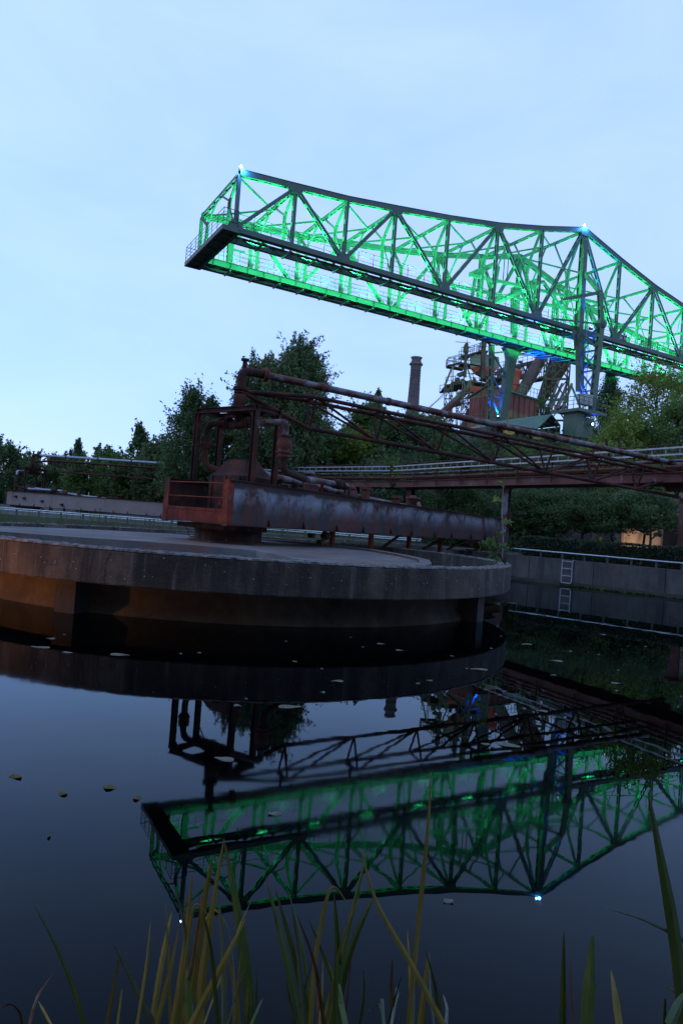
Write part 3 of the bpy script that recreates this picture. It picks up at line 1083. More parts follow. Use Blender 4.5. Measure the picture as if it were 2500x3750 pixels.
    m.lathe(Q(cs - .2, lt, 0), [(.09, 3.86), (.14, 3.84), (.15, 3.72), (.13, 3.66), (.155, 3.65), (.155, 3.60), (.12, 3.55), (.12, 3.50)], 12)
    m.build('branch_valve', mr, root)
    m = MB()
    m.beam(Q(cs - .1, ct + .2, zt2 - .1), Q(cs - .3, ct + .32, zt2 - .62), .02, .03)
    m.build('lever', mr, root)
    # pipe lying along the bridge behind the near girder and small fittings on top
    m = MB()
    m.pipe([Q(1.9, .95, 2.95), Q(6.5, .75, 2.62), Q(8.8, .7, 2.52)], .10, 12)
    m.build('suction_pipe', mp, root)
    for s in (3.1, 4.9):
        m = MB()
        m.box(Q(s, .15, 2.70), gd * .28, gn * .05, Zup * .08)
        m.build('pipe_cradle', M['gantry'] if near else mr, root)
    for s, h in ((6.2, .34), (8.0, .20)):
        m = MB()
        m.box(Q(s, .55, 2.52 + h / 2), gd * .09, gn * .10, Zup * (h / 2 + .1))
        m.box(Q(s, .55, 2.60 + h), gd * .16, gn * .13, Zup * .04)
        m.build('bearing_block', M['pipe_rust'], root)
    m = MB()
    m.lathe(Q(9.6, .9, 2.45), [(.0, .52), (.10, .52), (.10, .46), (.26, .45), (.26, .38), (.22, .37), (.22, .0)], 16)
    m.pipe([Q(9.5, .6, 2.68), Q(9.0, .3, 2.66), Q(8.8, .12, 2.5)], .07, 10)
    m.build('sump_pot', M['gantry'] if near else mr, root)
    # scraper hanging below
    for s in (4.9, 6.9, 9.2, 11.4):
        for tt in (wdt * .3,):
            m = MB()
            m.beam(Q(s, tt, 1.56), Q(s, tt, 1.0 if near else 1.15), .12, .12, up=gd)
            m.build('scraper_post', mred if near else mr, root)
    for s, q in ((7.6, 1.0), (10.2, 1.6), (12.0, 1.5)):
        m = MB()
        m.beam(Q(s, wdt * .3, 1.10), Q(s + q, wdt * .3, 1.55), .07, .07)
        m.build('scraper_brace', mr, root)
    m = MB()
    m.pipe([Q(4.0, .3, 1.55), Q(4.1, .25, 1.36), Q(3.75, .2, 1.22)], .05, 8)
    m.lathe(Q(4.05, .27, 1.30), [(.02, .0), (.14, .03), (.16, .12), (.10, .22)], 12)
    m.tube(Q(3.75, .12, 1.22), Q(3.75, .30, 1.22), .07, 10)
    m.tube(Q(3.35, .12, 1.40), Q(3.35, .30, 1.40), .07, 10)
    m.build('pulley_block', mr, root)
    # drive carriage at the outer end
    e0 = L + .02
    m = MB()
    m.prism([Q(e0, .12, 1.42), Q(e0 + .95, .12, 1.42), Q(e0 + .95, .12, 1.72), Q(e0 + .80, .12, 1.90), Q(e0, .12, 2.05)], gn * (wdt * .6))
    m.build('drive_carriage', M['gantry'] if near else mr, root)
    m = MB()
    m.tube(Q(e0 + .25, .2, 1.26), Q(e0 + .25, .45, 1.26), .14, 16)
    m.tube(Q(e0 + .75, .2, 1.26), Q(e0 + .75, .45, 1.26), .14, 16)
    m.build('carriage_wheel', mr, root)
    m = MB()
    m.prism([Q(e0 - .9, .2, 1.12), Q(e0 + .6, .2, 1.12), Q(e0 + .75, .2, 1.40), Q(e0 - .9, .2, 1.40)], gn * .5)
    m.build('carriage_skid', mr, root)
    return root

ANG = math.atan2(12, 9.25)
TR_END = atY(2492, 1702, 24.9)
scraper_bridge((-2.65, 16.0, 0), ANG, 0.0, 15.1, 2.35, 4.5, M['girder'], M['rust'], M['rust_red'], M['pipe'],
               'rusted plate girder bridge with pump tower and pipe truss on the round tank', True, TR_END)
scraper_bridge((-25.9, 52.6, 0), math.atan2(-3.9, 13.1), -.27, 15.1, 2.35, 4.5, M['girder2'], M['rust'], M['rust'], M['galv'],
               'grey painted girder bridge with pipe tower standing beyond the far handrail', False, V3((-2.0, 46.5, 5.05)), .05)

# loose branch and cable under the bridge end
br = MB()
a = onz(690, 1965, 1.09)
br.pipe([atY(668, 1918, a.y - .05), atY(690, 1940, a.y), a, a + V3((.22, .05, .01))], .014, 6, .1)
tag(br.build('fallen_branch', M['bark']), 'thin dead branch propped on the slab below the bridge end frame', 'branch')
br = MB()
br.pipe([a + V3((.02, 0, .012)), a + V3((.25, .10, .03)), a + V3((.50, .25, .20)), a + V3((.62, .35, .40))], .010, 6, .1)
tag(br.build('loose_cable', M['galv']), 'pale loose cable curling up beside the pivot drum', 'cable')
# ------------------------------------------------------------------ the great gantry crane
K1 = atY(877, 633, 45.3)
K2 = atY(2142, 841.6, 61.4)
kd = K2 - K1
kd.z = 0
kd.normalize()
kn = V3((-kd.y, kd.x, 0))
KA = math.atan2(kd.y, kd.x)
def K(s, t, z):
    return V3((K1.x, K1.y, 0)) + kd * s + kn * t + Zup * z
crane = thing('gantry_crane', 'huge steel truss gantry crane floodlit green, cantilevered high over the pond', 'crane', K(32.6, -1.2, 10.6), KA)
CP = M['crane']
SS = [0, 4.15, 8.3, 12.5, 17.5, 22.6, 27.6, 32.6, 37.7, 42.7, 47.6, 52.4, 57.2, 62]
ZT = [24.64, 24.98, 25.34, 25.9, 26.6, 27.47, 28.6, 29.9, 28.4, 27.1, 26.15, 25.4, 24.9, 24.6]
ZB, WK = 20.8, 8.0
TI, TF = 1.5, 6.45                      # inner runway girders
NN = len(SS)
def part(m, name, mat=CP):
    return m.build(name, mat, crane)

for side, t in ((-1, 0.0), (1, WK)):
    for i in range(NN - 1):
        a, b = K(SS[i], t, ZT[i]), K(SS[i + 1], t, ZT[i + 1])
        m = MB()
        p, q, d, L, sd, u2 = m.frame(a, b)
        mid = (p + q) / 2
        for k in (-1, 1):
            m.box(mid + sd * (k * .17), d * (L / 2), sd * .03, u2 * .19)
            m.box(mid + sd * (k * .12) - u2 * .185, d * (L / 2), sd * .06, u2 * .012)
        m.box(mid + u2 * .20, d * (L / 2 + .02), sd * .24, u2 * .014)
        n = max(3, int(L / 1.0))
        for j in range(n):
            m.box(p + d * (L * (j + .5) / n) - u2 * .185, d * .2, sd * .14, u2 * .014)
        part(m, 'top_chord')
        a, b = K(SS[i], t, ZB), K(SS[i + 1], t, ZB)
        m = MB()
        mid = (a + b) / 2
        L = SS[i + 1] - SS[i]
        for k in (-1, 1):
            m.box(mid + kn * (k * .16), kd * (L / 2), kn * .03, Zup * .16)
        m.box(mid + Zup * .172, kd * (L / 2), kn * .20, Zup * .012)
        m.box(mid - Zup * .174, kd * (L / 2), kn * .24, Zup * .014)
        part(m, 'bottom_chord')
        # main diagonals, zig-zag
        m = MB()
        if i % 2 == 0 and i < 7 or (i >= 7 and i % 2 == 0):
            m.lattice(K(SS[i] + .1, t, ZB + .2), K(SS[i + 1] - .1, t, ZT[i + 1] - .15), .30, .24, .05, up=kn.cross(kd))
        else:
            m.lattice(K(SS[i] + .1, t, ZT[i] - .15), K(SS[i + 1] - .1, t, ZB + .2), .30, .24, .05, up=kn.cross(kd))
        part(m, 'diagonal_brace')
    for i in range(NN):
        m = MB()
        m.lattice(K(SS[i], t, ZB + .2), K(SS[i], t, ZT[i] - .15), .28, .23 if i != 7 else .45, .05, up=kd)
        part(m, 'vertical_post')
        # gussets
        for z, top in ((ZT[i] - .25, (i % 2 == 1)), (ZB + .25, (i % 2 == 0))):
            if top:
                m = MB()
                for k in (-1, 1):
                    w_ = .55
                    s_ = -1 if z > ZB + 1 else 1
                    m.prism([K(SS[i] - w_, t + k * .19, z + s_ * -.28), K(SS[i] + w_, t + k * .19, z + s_ * -.28), K(SS[i] + w_ * .7, t + k * .19, z + s_ * .30), K(SS[i] - w_ * .7, t + k * .19, z + s_ * .30)], kn * (k * .02))
                part(m, 'gusset_plate')
    m = MB()
    for i in range(NN):
        for k in range(-3, 4):
            pass
# top lateral struts, sway frames and wind bracing
for i in range(NN):
    m = MB()
    m.lattice(K(SS[i], .2, ZT[i] - .12), K(SS[i], WK - .2, ZT[i] - .12), .26, .2, .05, up=Zup)
    part(m, 'top_strut')
    zk = ZB + .25 + (ZT[i] - ZB) * .58
    for t0, sg, ti in ((0, 1, TI), (WK, -1, TF)):
        m = MB()
        m.lattice(K(SS[i], t0 + sg * .25, ZT[i] - .3), K(SS[i], ti + sg * .1, zk), .18, .18, .04, up=kd)
        part(m, 'sway_post')
        m = MB()
        m.lattice(K(SS[i], ti + sg * .1, zk), K(SS[i], ti - sg * .02, ZB + .25), .18, .22, .04, up=kd)
        part(m, 'sway_post')
        m = MB()
        m.prism([K(SS[i] - .03, ti + sg * .42, zk + .32), K(SS[i] - .03, ti - sg * .3, zk + .32), K(SS[i] - .03, ti - sg * .15, zk - .55), K(SS[i] - .03, ti + sg * .2, zk - .55)], kd * .06)
        part(m, 'sway_gusset')
        m = MB()
        m.beam(K(SS[i], ti + sg * .3, zk + .2), K(SS[i], t0 + sg * 3.4, ZT[i] - .25), .12, .12)
        part(m, 'knee_brace')
        m = MB()
        m.beam(K(SS[i], t0 + sg * .1, ZB + .2), K(SS[i], ti, zk - .4), .08, .08)
        part(m, 'knee_brace')
for i in range(NN - 1):
    for a, b in (((i, .2), (i + 1, WK / 2)), ((i, WK - .2), (i + 1, WK / 2))):
        m = MB()
        m.beam(K(SS[a[0]], a[1], ZT[a[0]] - .15), K(SS[b[0]], b[1], ZT[b[0]] - .15), .10, .14)
        part(m, 'wind_brace')
# runway girders, walkways and underside bracing
for t, t0 in ((TI, 0.0), (TF, WK)):
    sg = 1 if t0 == 0 else -1
    for i in range(NN - 1):
        L = SS[i + 1] - SS[i]
        c = K((SS[i] + SS[i + 1]) / 2, t, ZB - .05)
        m = MB()
        m.box(c, kd * (L / 2), kn * .012, Zup * .21)
        m.box(c + Zup * .225, kd * (L / 2), kn * .14, Zup * .014)
        m.box(c - Zup * .225, kd * (L / 2), kn * .14, Zup * .014)
        for k in range(3):
            m.box(K(SS[i] + L * (k + .5) / 3, t, ZB - .05), kd * .01, kn * .12, Zup * .21)
        part(m, 'runway_girder')
        m = MB()
        lo, hi = sorted((t0 + sg * .58, t - sg * .55))
        for k in range(6):
            tt = lo + (hi - lo) * (k + .5) / 6
            m.box(K((SS[i] + SS[i + 1]) / 2, tt, ZB - .14 + .004 * (k % 2)), kd * (L / 2 - .02 - (.22 if (i + k) % 4 == 0 else 0)), kn * ((hi - lo) / 12.05), Zup * .015)
        part(m, 'walkway_plank')
        for k in range(2):
            a, b = SS[i] + L * k / 2, SS[i] + L * (k + 1) / 2
            m = MB()
            m.beam(K(a, t0 + sg * .2, ZB - .24), K(b, t, ZB - .24), .07, .07)
            m.beam(K(b, t0 + sg * .2, ZB - .36), K(b, t, ZB - .36), .10, .16)
            part(m, 'underside_brace')
# end platform closing the cantilever
m = MB()
m.box(K(-.42, WK / 2, ZB - .05), kd * .52, kn * (WK / 2 + .25), Zup * .03)
for s in (-.95, .12):
    m.box(K(s, WK / 2, ZB - .10), kd * .03, kn * (WK / 2 + .28), Zup * .16)
    m.box(K(s + .05, WK / 2, ZB - .26), kd * .09, kn * (WK / 2 + .28), Zup * .014)
part(m, 'end_platform')
for t in (-.28, WK + .28):
    m = MB()
    m.box(K(-.42, t, ZB - .10), kd * .56, kn * .03, Zup * .165)
    part(m, 'platform_side_plate')
for k in range(5):
    m = MB()
    m.box(K(-.42, .9 + k * 1.55, ZB - .15), kd * .5, kn * .05, Zup * .07)
    part(m, 'platform_joist')

def rail_run(p, q, n, h=1.0, name='handrail', mat=M['crane_rail'], r=.022, mids=2, parent=None, up=Zup):
    p, q = vec(p), vec(q)
    m = MB()
    for k in range(mids + 1):
        z = h * (1 - k / (mids + 1.0))
        m.tube(p + up * z, q + up * z, r if k == 0 else r * .7, 6)
    for i in range(n + 1):
        c = p + (q - p) * (i / n)
        m.tube(c, c + up * h, r, 6)
    return m.build(name, mat, parent or crane)
for i in range(NN - 1):
    n = 3
    rail_run(K(SS[i] + .15, .34, ZB + .25), K(SS[i + 1] - .15, .34, ZB + .25), n, 1.05)
    rail_run(K(SS[i] + .15, TF - .1, ZB + .22), K(SS[i + 1] - .15, TF - .1, ZB + .22), n, .95)
    rail_run(K(SS[i] + .15, WK - .34, ZB + .25), K(SS[i + 1] - .15, WK - .34, ZB + .25), n, 1.05)
rail_run(K(-.93, -.25, ZB + .1), K(-.93, WK + .25, ZB + .1), 7, 1.1, mids=3)
for t in (-.25, WK + .25):
    rail_run(K(-.93, t, ZB + .1), K(.1, t, ZB + .1), 1, 1.1, mids=3)
# buffer posts on the far runway
for s, h in ((.5, 1.2), (1.9, 1.7)):
    m = MB()
    m.box(K(s, TF - .1, ZB + .25 + h / 2), kd * .22, kn * .16, Zup * (h / 2))
    m.box(K(s, TF - .1, ZB + .28 + h), kd * .26, kn * .2, Zup * .04)
    if h > 1.5:
        m.tube(K(s + .2, TF - .1, ZB + .9 + .35), K(s + 1.1, TF - .1, ZB + .9 + .35), .09, 8)
        m.flange(K(s + 1.1, TF - .1, ZB + 1.25), kd, .14, .06)
    part(m, 'buffer_post')

# inner hoist portal and trolley girders near the leg
for s in (24.5, 30.0, 36.0):
    for t in (2.5, 5.5):
        m = MB()
        m.lattice(K(s, t, ZB + .3), K(s + (.6 if s < 30 else -.4), t, ZB + 4.6), .26, .22, .05, up=kd)
        part(m, 'trolley_post')
    m = MB()
    m.lattice(K(s, 2.4, ZB + 4.6), K(s, 5.6, ZB + 4.6), .3, .35, .06)
    part(m, 'trolley_beam')
for t in (2.5, 5.5):
    m = MB()
    m.lattice(K(22.0, t, ZB + 3.1), K(39.5, t, ZB + 4.4), .22, .26, .05)
    part(m, 'trolley_girder')
    m = MB()
    m.lattice(K(24.0, t, ZB + .6), K(30.5, t, ZB + 4.6), .25, .25, .05)
    part(m, 'trolley_girder')
    m = MB()
    m.lattice(K(36.0, t, ZB + .6), K(30.5, t, ZB + 4.6), .25, .25, .05)
    part(m, 'trolley_girder')
for k in range(2):
    m = MB()
    m.beam(K(26.2 + .45 * k, 3.0, ZB + 3.4), K(26.2 + .45 * k, 3.0, 28.0), .07, .07)
    part(m, 'hoist_rope')

# near leg: riveted box column in the truss plane and an outer lattice leg
def riveted(m, p, q, w_, d_, along=kd):
    p, q = vec(p), vec(q)
    m.beam(p, q, w_, d_, up=kn)
    L = (q - p).length
    n = int(L / .28)
    for i in range(n):
        c = p + (q - p) * ((i + .5) / n)
        for k in (-1, 1):
            m.box(c + along * (k * (w_ / 2 - .06)) - kn * (d_ / 2 + .008), along * .022, kn * .012, Zup * .022)
            m.box(c + along * (k * (w_ / 2 + .006)) - kn * (.12), along * .010, kn * .022, Zup * .022)
    return m
LEG = M['crane_leg']
c0, c1, c2 = K(32.6, -.26, 28.9), K(32.6, -.42, 20.3), K(32.7, -.78, 15.1)
m = MB(); riveted(m, c0, c1, .5, .30); part(m, 'leg_column', LEG)
m = MB(); riveted(m, c1, c2, .62, .42); part(m, 'leg_column', LEG)
m = MB()
m.prism([K(32.1, -.62, 20.2), K(33.1, -.62, 20.2), K(32.95, -.62, 18.9), K(32.35, -.62, 18.9)], kn * .5)
m.prism([K(31.6, -.40, 20.55), K(33.6, -.40, 20.55), K(33.05, -.40, 19.3), K(32.15, -.40, 19.3)], kn * .06)
part(m, 'leg_collar', LEG)
o0, o1, o2, o3 = K(32.6, -.30, 26.0), K(32.8, -2.15, 23.7), K(33.0, -2.35, 20.9), K(32.5, -2.45, 13.1)
m = MB(); m.beam(o0, o1, .34, .26, up=kd); part(m, 'outer_leg_knee', LEG)
m = MB(); m.lattice(o1, o2, .34, .40, .08, up=kd); part(m, 'outer_leg', LEG)
m = MB(); m.lattice(o2, o3, .42, .50, .10, up=kd, plate=.35, n=9); part(m, 'outer_leg', LEG)
m = MB()
m.lathe(o2 - kd * .22, [(.0, 0), (.46, 0), (.46, .44), (.0, .44)], 14, kd)
part(m, 'leg_hinge', LEG)
m = MB(); m.lattice(K(30.2, -.4, 22.9), o1, .22, .26, .05); part(m, 'leg_tie', LEG)
m = MB(); m.beam(K(29.0, -.5, 20.95), o2, .12, .12); part(m, 'leg_tie', LEG)
m = MB(); m.beam(K(32.6, -.5, 19.5), o2 - Zup * .2, .16, .16); part(m, 'leg_tie', LEG)
zz = [20.4, 18.6, 16.8, 15.0, 13.2]
for i in range(4):
    fa = lambda z: K(32.65, -.42 - .36 * (20.3 - z) / 5.2 - .15, z)
    fb = lambda z: o2 + (o3 - o2) * ((20.9 - z) / 7.8)
    m = MB(); m.beam(fa(zz[i]), fb(zz[i + 1]), .13, .13); part(m, 'leg_brace', LEG)
    m = MB(); m.beam(fb(zz[i]), fa(zz[i + 1]), .09, .09); part(m, 'leg_brace', LEG)
    m = MB(); m.beam(fa(zz[i + 1]), fb(zz[i + 1]), .12, .14); part(m, 'leg_brace', LEG)
# ladder up the leg
m = MB()
for k in (-.2, .2):
    m.tube(K(33.1 + k, -1.05, 13.1), K(33.1 + k, -.75, 21.2), .03, 6)
for i in range(24):
    z = 13.2 + i * .33
    m.tube(K(32.9, -1.05 + .30 * (z - 13.1) / 8.1, z), K(33.3, -1.05 + .30 * (z - 13.1) / 8.1, z), .018, 5)
part(m, 'leg_ladder', LEG)
# platform, switch box and pedestal
m = MB()
m.box(K(31.9, -1.55, 13.0), kd * 1.75, kn * 1.55, Zup * .05)
m.box(K(31.9, -3.1, 12.92), kd * 1.75, kn * .03, Zup * .13)
m.box(K(30.15, -1.55, 12.92), kd * .03, kn * 1.55, Zup * .13)
part(m, 'leg_platform', LEG)
rail_run(K(30.17, -3.08, 13.05), K(33.6, -3.08, 13.05), 6, 1.05, 'handrail', LEG, .032)
rail_run(K(30.17, -3.08, 13.05), K(30.17, -.1, 13.05), 5, 1.05, 'handrail', LEG, .032)
for s in (30.6, 32.3):
    m = MB(); m.beam(K(s, -2.9, 13.05), K(s + .9, -.9, 15.4), .13, .13); part(m, 'platform_stay', LEG)
m = MB()
m.box(K(31.55, -2.45, 13.95), kd * .62, kn * .3, Zup * .42)
m.box(K(31.55, -2.45, 14.40), kd * .68, kn * .36, Zup * .035)
part(m, 'switch_box', M['white_box'])
for k in range(3):
    m = MB()
    m.box(K(31.15 + .4 * k, -2.76, 13.95), kd * .17, kn * .012, Zup * .36)
    part(m, 'box_door', M['white_box'])
m = MB()
m.box(K(30.95, -1.9, 11.68), kd * .45, kn * .75, Zup * 1.2)
part(m, 'pedestal', LEG)
m = MB()
m.prism([K(31.9, -1.3, 12.8), K(34.2, -1.3, 12.8), K(34.0, -1.3, 10.4), K(31.9, -1.3, 10.4)], kn * 1.1)
part(m, 'pedestal', LEG)
m = MB()
m.pipe([K(31.9, -1.46, 12.8), K(32.1, -1.50, 12.2), K(31.9, -1.5, 11.6), K(32.1, -1.5, 10.9)], .07, 8, .3)
part(m, 'cable_duct', M['black'])
for s in (30.9, 32.4, 33.6):
    m = MB()
    m.tube(K(s, -1.7, 10.72), K(s, -1.3, 10.72), .30, 16)
    part(m, 'rail_wheel', M['rust'])

# far leg: flared box column and lattice strut
m = MB()
prof = [(20.5, 32.4, 1.15), (20.0, 32.4, .72), (19.4, 32.38, .50), (16.5, 32.05, .47), (13.2, 31.6, .42), (10.8, 31.3, .40)]
vs = []
for z, s, hw in prof:
    for (a, b) in ((-1, -1), (1, -1), (1, 1), (-1, 1)):
        vs.append(K(s + a * hw, WK + b * .32, z))
fs = []
for j in range(len(prof) - 1):
    for k in range(4):
        fs.append((j * 4 + k, j * 4 + (k + 1) % 4, j * 4 + 4 + (k + 1) % 4, j * 4 + 4 + k))
m.add(vs, fs)
for i in range(34):
    z = 19.3 - i * .26
    s = 31.3 + (z - 10.8) * (32.38 - 31.3) / 8.6
    for k in (-1, 1):
        m.box(K(s + k * .40, WK - .33, z), kd * .025, kn * .012, Zup * .025)
part(m, 'far_leg_column', LEG)
m = MB(); m.lattice(K(29.75, WK, 20.4), K(30.4, WK, 10.8), .5, .34, .09, up=kd, n=9); part(m, 'far_leg_strut', LEG)
for i in range(4):
    z0, z1 = 19.6 - i * 2.1, 17.6 - i * 2.1
    sa = lambda z: 29.9 + (20.4 - z) * .065
    sb = lambda z: 31.2 + (z - 10.8) * .115
    m = MB(); m.beam(K(sa(z0), WK, z0), K(sb(z1), WK, z1), .14, .12); part(m, 'far_leg_brace', LEG)
    m = MB(); m.beam(K(sa(z1), WK, z1), K(sb(z1), WK, z1), .12, .12); part(m, 'far_leg_brace', LEG)
for a, b in (((29.75, 20.3), (28.2, 21.0)), ((32.8, 20.0), (36.0, 20.6)), ((29.8, 19.6), (32.0, 20.2))):
    m = MB(); m.beam(K(a[0], WK, a[1]), K(b[0], WK, b[1]), .16, .14); part(m, 'far_leg_brace', LEG)
for k in range(7):
    m = MB(); m.beam(K(32.9 + k * .9, WK + .2, 20.35), K(33.6 + k * .9, TF, 20.35), .10, .10); part(m, 'portal_brace', LEG)

# capacity plate
m = MB()
m.box(K(39.05, .26, ZB + .62), kd * .62, kn * .012, Zup * .30)
plate = part(m, 'capacity_plate', M['black'])
def text_mesh(name, body, size, origin, right, upv, mat, parent):
    cu = bpy.data.curves.new(name, 'FONT')
    cu.body = body
    cu.size = size
    cu.align_x = 'CENTER'
    cu.align_y = 'CENTER'
    cu.extrude = .004
    tmp = bpy.data.objects.new(name, cu)
    COL.objects.link(tmp)
    dg = bpy.context.evaluated_depsgraph_get()
    me = bpy.data.meshes.new_from_object(tmp.evaluated_get(dg))
    bpy.data.objects.remove(tmp)
    me.name = name
    nrm = right.cross(upv)
    mm = Matrix(((right.x, upv.x, nrm.x, origin.x), (right.y, upv.y, nrm.y, origin.y), (right.z, upv.z, nrm.z, origin.z), (0, 0, 0, 1)))
    me.transform(wmat(parent).inverted() @ mm)
    me.materials.clear()
    me.materials.append(mat)
    o = bpy.data.objects.new(name, me)
    COL.objects.link(o)
    o.parent = parent
    return o
text_mesh('lettering', '25t 16', .50, K(39.05, .24, ZB + .62), kd, Zup, M['white_letters'], plate)

# ------------------------------------------------------------------ the crane's own lamps
def lamp_light(name, loc, col, power, rad=.12, spot=None, parent=None, blend=.6):
    ld = bpy.data.lights.new(name, 'SPOT' if spot else 'POINT')
    ld.energy = power
    ld.color = col
    ld.shadow_soft_size = rad
    ld.specular_factor = 0.0
    o = bpy.data.objects.new(name, ld)
    COL.objects.link(o)
    if spot:
        ld.spot_size = spot[1]
        ld.spot_blend = blend
        o.rotation_euler = (-vec(spot[0])).to_track_quat('Z', 'Y').to_euler()
    o.location = loc
    if parent is not None:
        o.parent = parent
        o.matrix_parent_inverse = wmat(parent).inverted()
    return o
GREEN = (.04, 1.0, .38)
def green_tube(s, t, z, where):
    o = thing('tube_floodlight', 'green glowing tube floodlight on the crane walkway ' + where, 'floodlight', K(s, t, z), KA, 'green tube floodlights along the crane walkways')
    m = MB()
    m.box(K(s, t, z), kd * .55, kn * .06, Zup * .035)
    m.build('housing', M['lamp_case'], o)
    m = MB()
    m.tube(K(s - .5, t, z + .06), K(s + .5, t, z + .06), .035, 8)
    m.build('tube', M['lamp_green'], o)
    lamp_light('green_light', K(s, t, z + .17), GREEN, GREEN_W, .08, (kn * (.55 if t < 4 else -.55) + Zup * .83, R(164)), o, .15)
GREEN_W = 2500
for i in range(12):
    mid = (SS[i] + SS[i + 1]) / 2
    green_tube(mid, .80, ZB + .16, 'beside the near truss')
    green_tube(mid, WK - .80, ZB + .16, 'beside the far truss')
def star(s, t, z, where):
    o = thing('mast_lamp', 'brilliant blue-white lamp on the crane ' + where, 'lamp', K(s, t, z), KA)
    m = MB()
    m.box(K(s, t, z + .10), kd * .10, kn * .10, Zup * .05)
    m.build('bracket', M['lamp_case'], o)
    m = MB()
    m.lathe(K(s, t, z + .15), [(.0, 0), (.06, .02), (.08, .09), (.06, .16), (.0, .18)], 12)
    m.build('bulb', M['lamp_star'], o)
    lamp_light('mast_light', K(s, t - .34, z + .05), (.04, .28, 1.0), 420, .1, parent=o)
star(.05, -.02, ZT[0] + .20, 'tip at the end of the cantilever')
star(32.6, -.02, ZT[7] + .20, 'peak above the leg')
def blue(loc, power, where, dirn=None, show=True):
    o = thing('blue_floodlight', 'blue floodlight ' + where, 'floodlight', loc, KA)
    m = MB()
    m.box(loc, kd * .16, kn * .10, Zup * .11)
    m.build('housing', M['lamp_case'], o)
    dd = vec(dirn).normalized() if dirn is not None else Zup
    m = MB()
    m.lathe(vec(loc) + dd * .115, [(.0, 0), (.09, 0), (.08, .03), (.0, .035)], 10, dd)
    m.build('lens', M['lamp_blue'], o)
    lamp_light('blue_light', vec(loc) + dd * .3, (.0, .055, 1.0), power * 1.3, .12, (dd, R(75)), parent=o)
blue(K(33.7, -1.7, 13.3), 7000, 'inside the near crane leg above the platform', Zup * .9 - kd * .28 + kn * .12)
blue(K(33.6, -1.6, 12.2), 160, 'low on the near leg pedestal', kd * -.3 - kn * .6 + Zup * .2)
blue(K(33.4, -.9, 20.9), 3500, 'at the leg hinge pointing up the column', Zup + kd * .05)
blue(K(31.1, WK - .1, 13.4), 4200, 'at the foot of the far crane leg', Zup - kd * .25)
blue(K(33.0, WK - .7, 19.2), 2600, 'under the deck by the far crane leg', Zup * .45 + kd * .9)
# ------------------------------------------------------------------ red-brown pipe gantry behind the pond
GA = onz(2466, 1767, 4.1)
GB = onz(1447, 1785, 4.1)
GC = onz(1030, 1777, 4.1)
gant = thing('pipe_gantry', 'long red-brown steel pipe gantry with cable ladder crossing behind the pond', 'gantry', V3((GA.x, GA.y, GZ)), 0)
def gantry_run(A, B, npost, ext0=0.0, ext1=0.0):
    A, B = vec(A), vec(B)
    d = (B - A)
    d.z = 0
    L = d.length
    d.normalize()
    o = V3((-d.y, d.x, 0))
    if o.y < 0:
        o = -o
    A = A - d * ext0
    L += ext0 + ext1
    def G(s, t, z):
        return V3((A.x, A.y, 0)) + d * s + o * t + Zup * z
    nb = max(2, int(L / 5.5))
    for t in (0, 1.3):
        for i in range(nb):
            m = MB()
            m.hbeam(G(L * i / nb + .004, t, 4.28), G(L * (i + 1) / nb - .004, t, 4.28), .20, .36, .02)
            m.build('girder', M['gantry'], gant)
    m = MB()
    m.box(G(L / 2, .65, 4.12), d * (L / 2), o * .54, Zup * .012)
    m.build('deck', M['rust'], gant)
    for i in range(npost + 1):
        s = L * i / npost
        for t in (-.12, 1.42):
            m = MB()
            m.beam(G(s, t, 4.18), G(s, t, 5.42), .05, .05)
            m.build('rail_post', M['rust'], gant)
        m = MB()
        m.beam(G(s, 0, 4.50), G(s, 1.3, 4.50), .08, .08)
        m.build('pipe_bearer', M['rust'], gant)
    for t, z, r, mt, nm in ((.05, 4.66, .06, M['pipe_rust'], 'pipe'), (.42, 4.92, .055, M['pipe'], 'pipe'), (.75, 4.68, .09, M['pipe_rust'], 'pipe'),
                            (-.12, 5.42, .022, M['rust'], 'top_rail'), (1.42, 5.42, .022, M['rust'], 'top_rail'), (1.42, 5.0, .018, M['rust'], 'mid_rail')):
        m = MB()
        m.tube(G(0, t, z), G(L, t, z), r, 8)
        m.build(nm, mt, gant)
    for z in (5.06, 5.30):
        m = MB()
        m.box(G(L / 2, -.20, z), d * (L / 2), o * .02, Zup * .028)
        m.build('cable_ladder_rail', M['galv'], gant)
    n = int(L / .55)
    for i in range(n):
        m = MB()
        m.beam(G(L * (i + .5) / n, -.20, 5.08), G(L * (i + .5) / n, -.20, 5.28), .045, .02)
        m.build('cable_ladder_rung', M['galv'], gant)
    return G, L
G1, GL1 = gantry_run(GA, GB, 11, ext0=4.5)
G2, GL2 = gantry_run(GB + (GC - GB).normalized() * .35, GC, 5)
def gantry_post(p, z0, z1, w_, name='column', mt='gantry'):
    m = MB()
    m.hbeam((p.x, p.y, z0), (p.x, p.y, z1), w_, w_, .025, up=V3((.6, .8, 0)))
    m.build(name, M[mt], gant)
    m = MB()
    m.box((p.x, p.y, z1 - .04), (w_ * .9, 0, 0), (0, w_ * .9, 0), (0, 0, .04))
    m.build('column_head', M['gantry'], gant)
gantry_post(onz(2492, 2072, 1.05), .9, 4.09, .36)
pm = G1(13.65, .65, 0)
gantry_post(V3((pm.x, pm.y, 0)), .9, 4.09, .30, 'column', 'pipe')
pm2 = G1(21.7, .65, 0)
gantry_post(V3((pm2.x, pm2.y, 0)), .9, 4.09, .34)
gantry_post(G2(3.5, .65, 0), .9, 4.09, .3)
m = MB()
m.prism([TR_END + V3((-.55, 0, -.50)), TR_END + V3((.30, .1, -.50)), TR_END + V3((.30, .1, -.95)), TR_END + V3((-.2, 0, -.95))], V3((0, .5, 0)))
m.build('truss_bearing', M['rust'], gant)
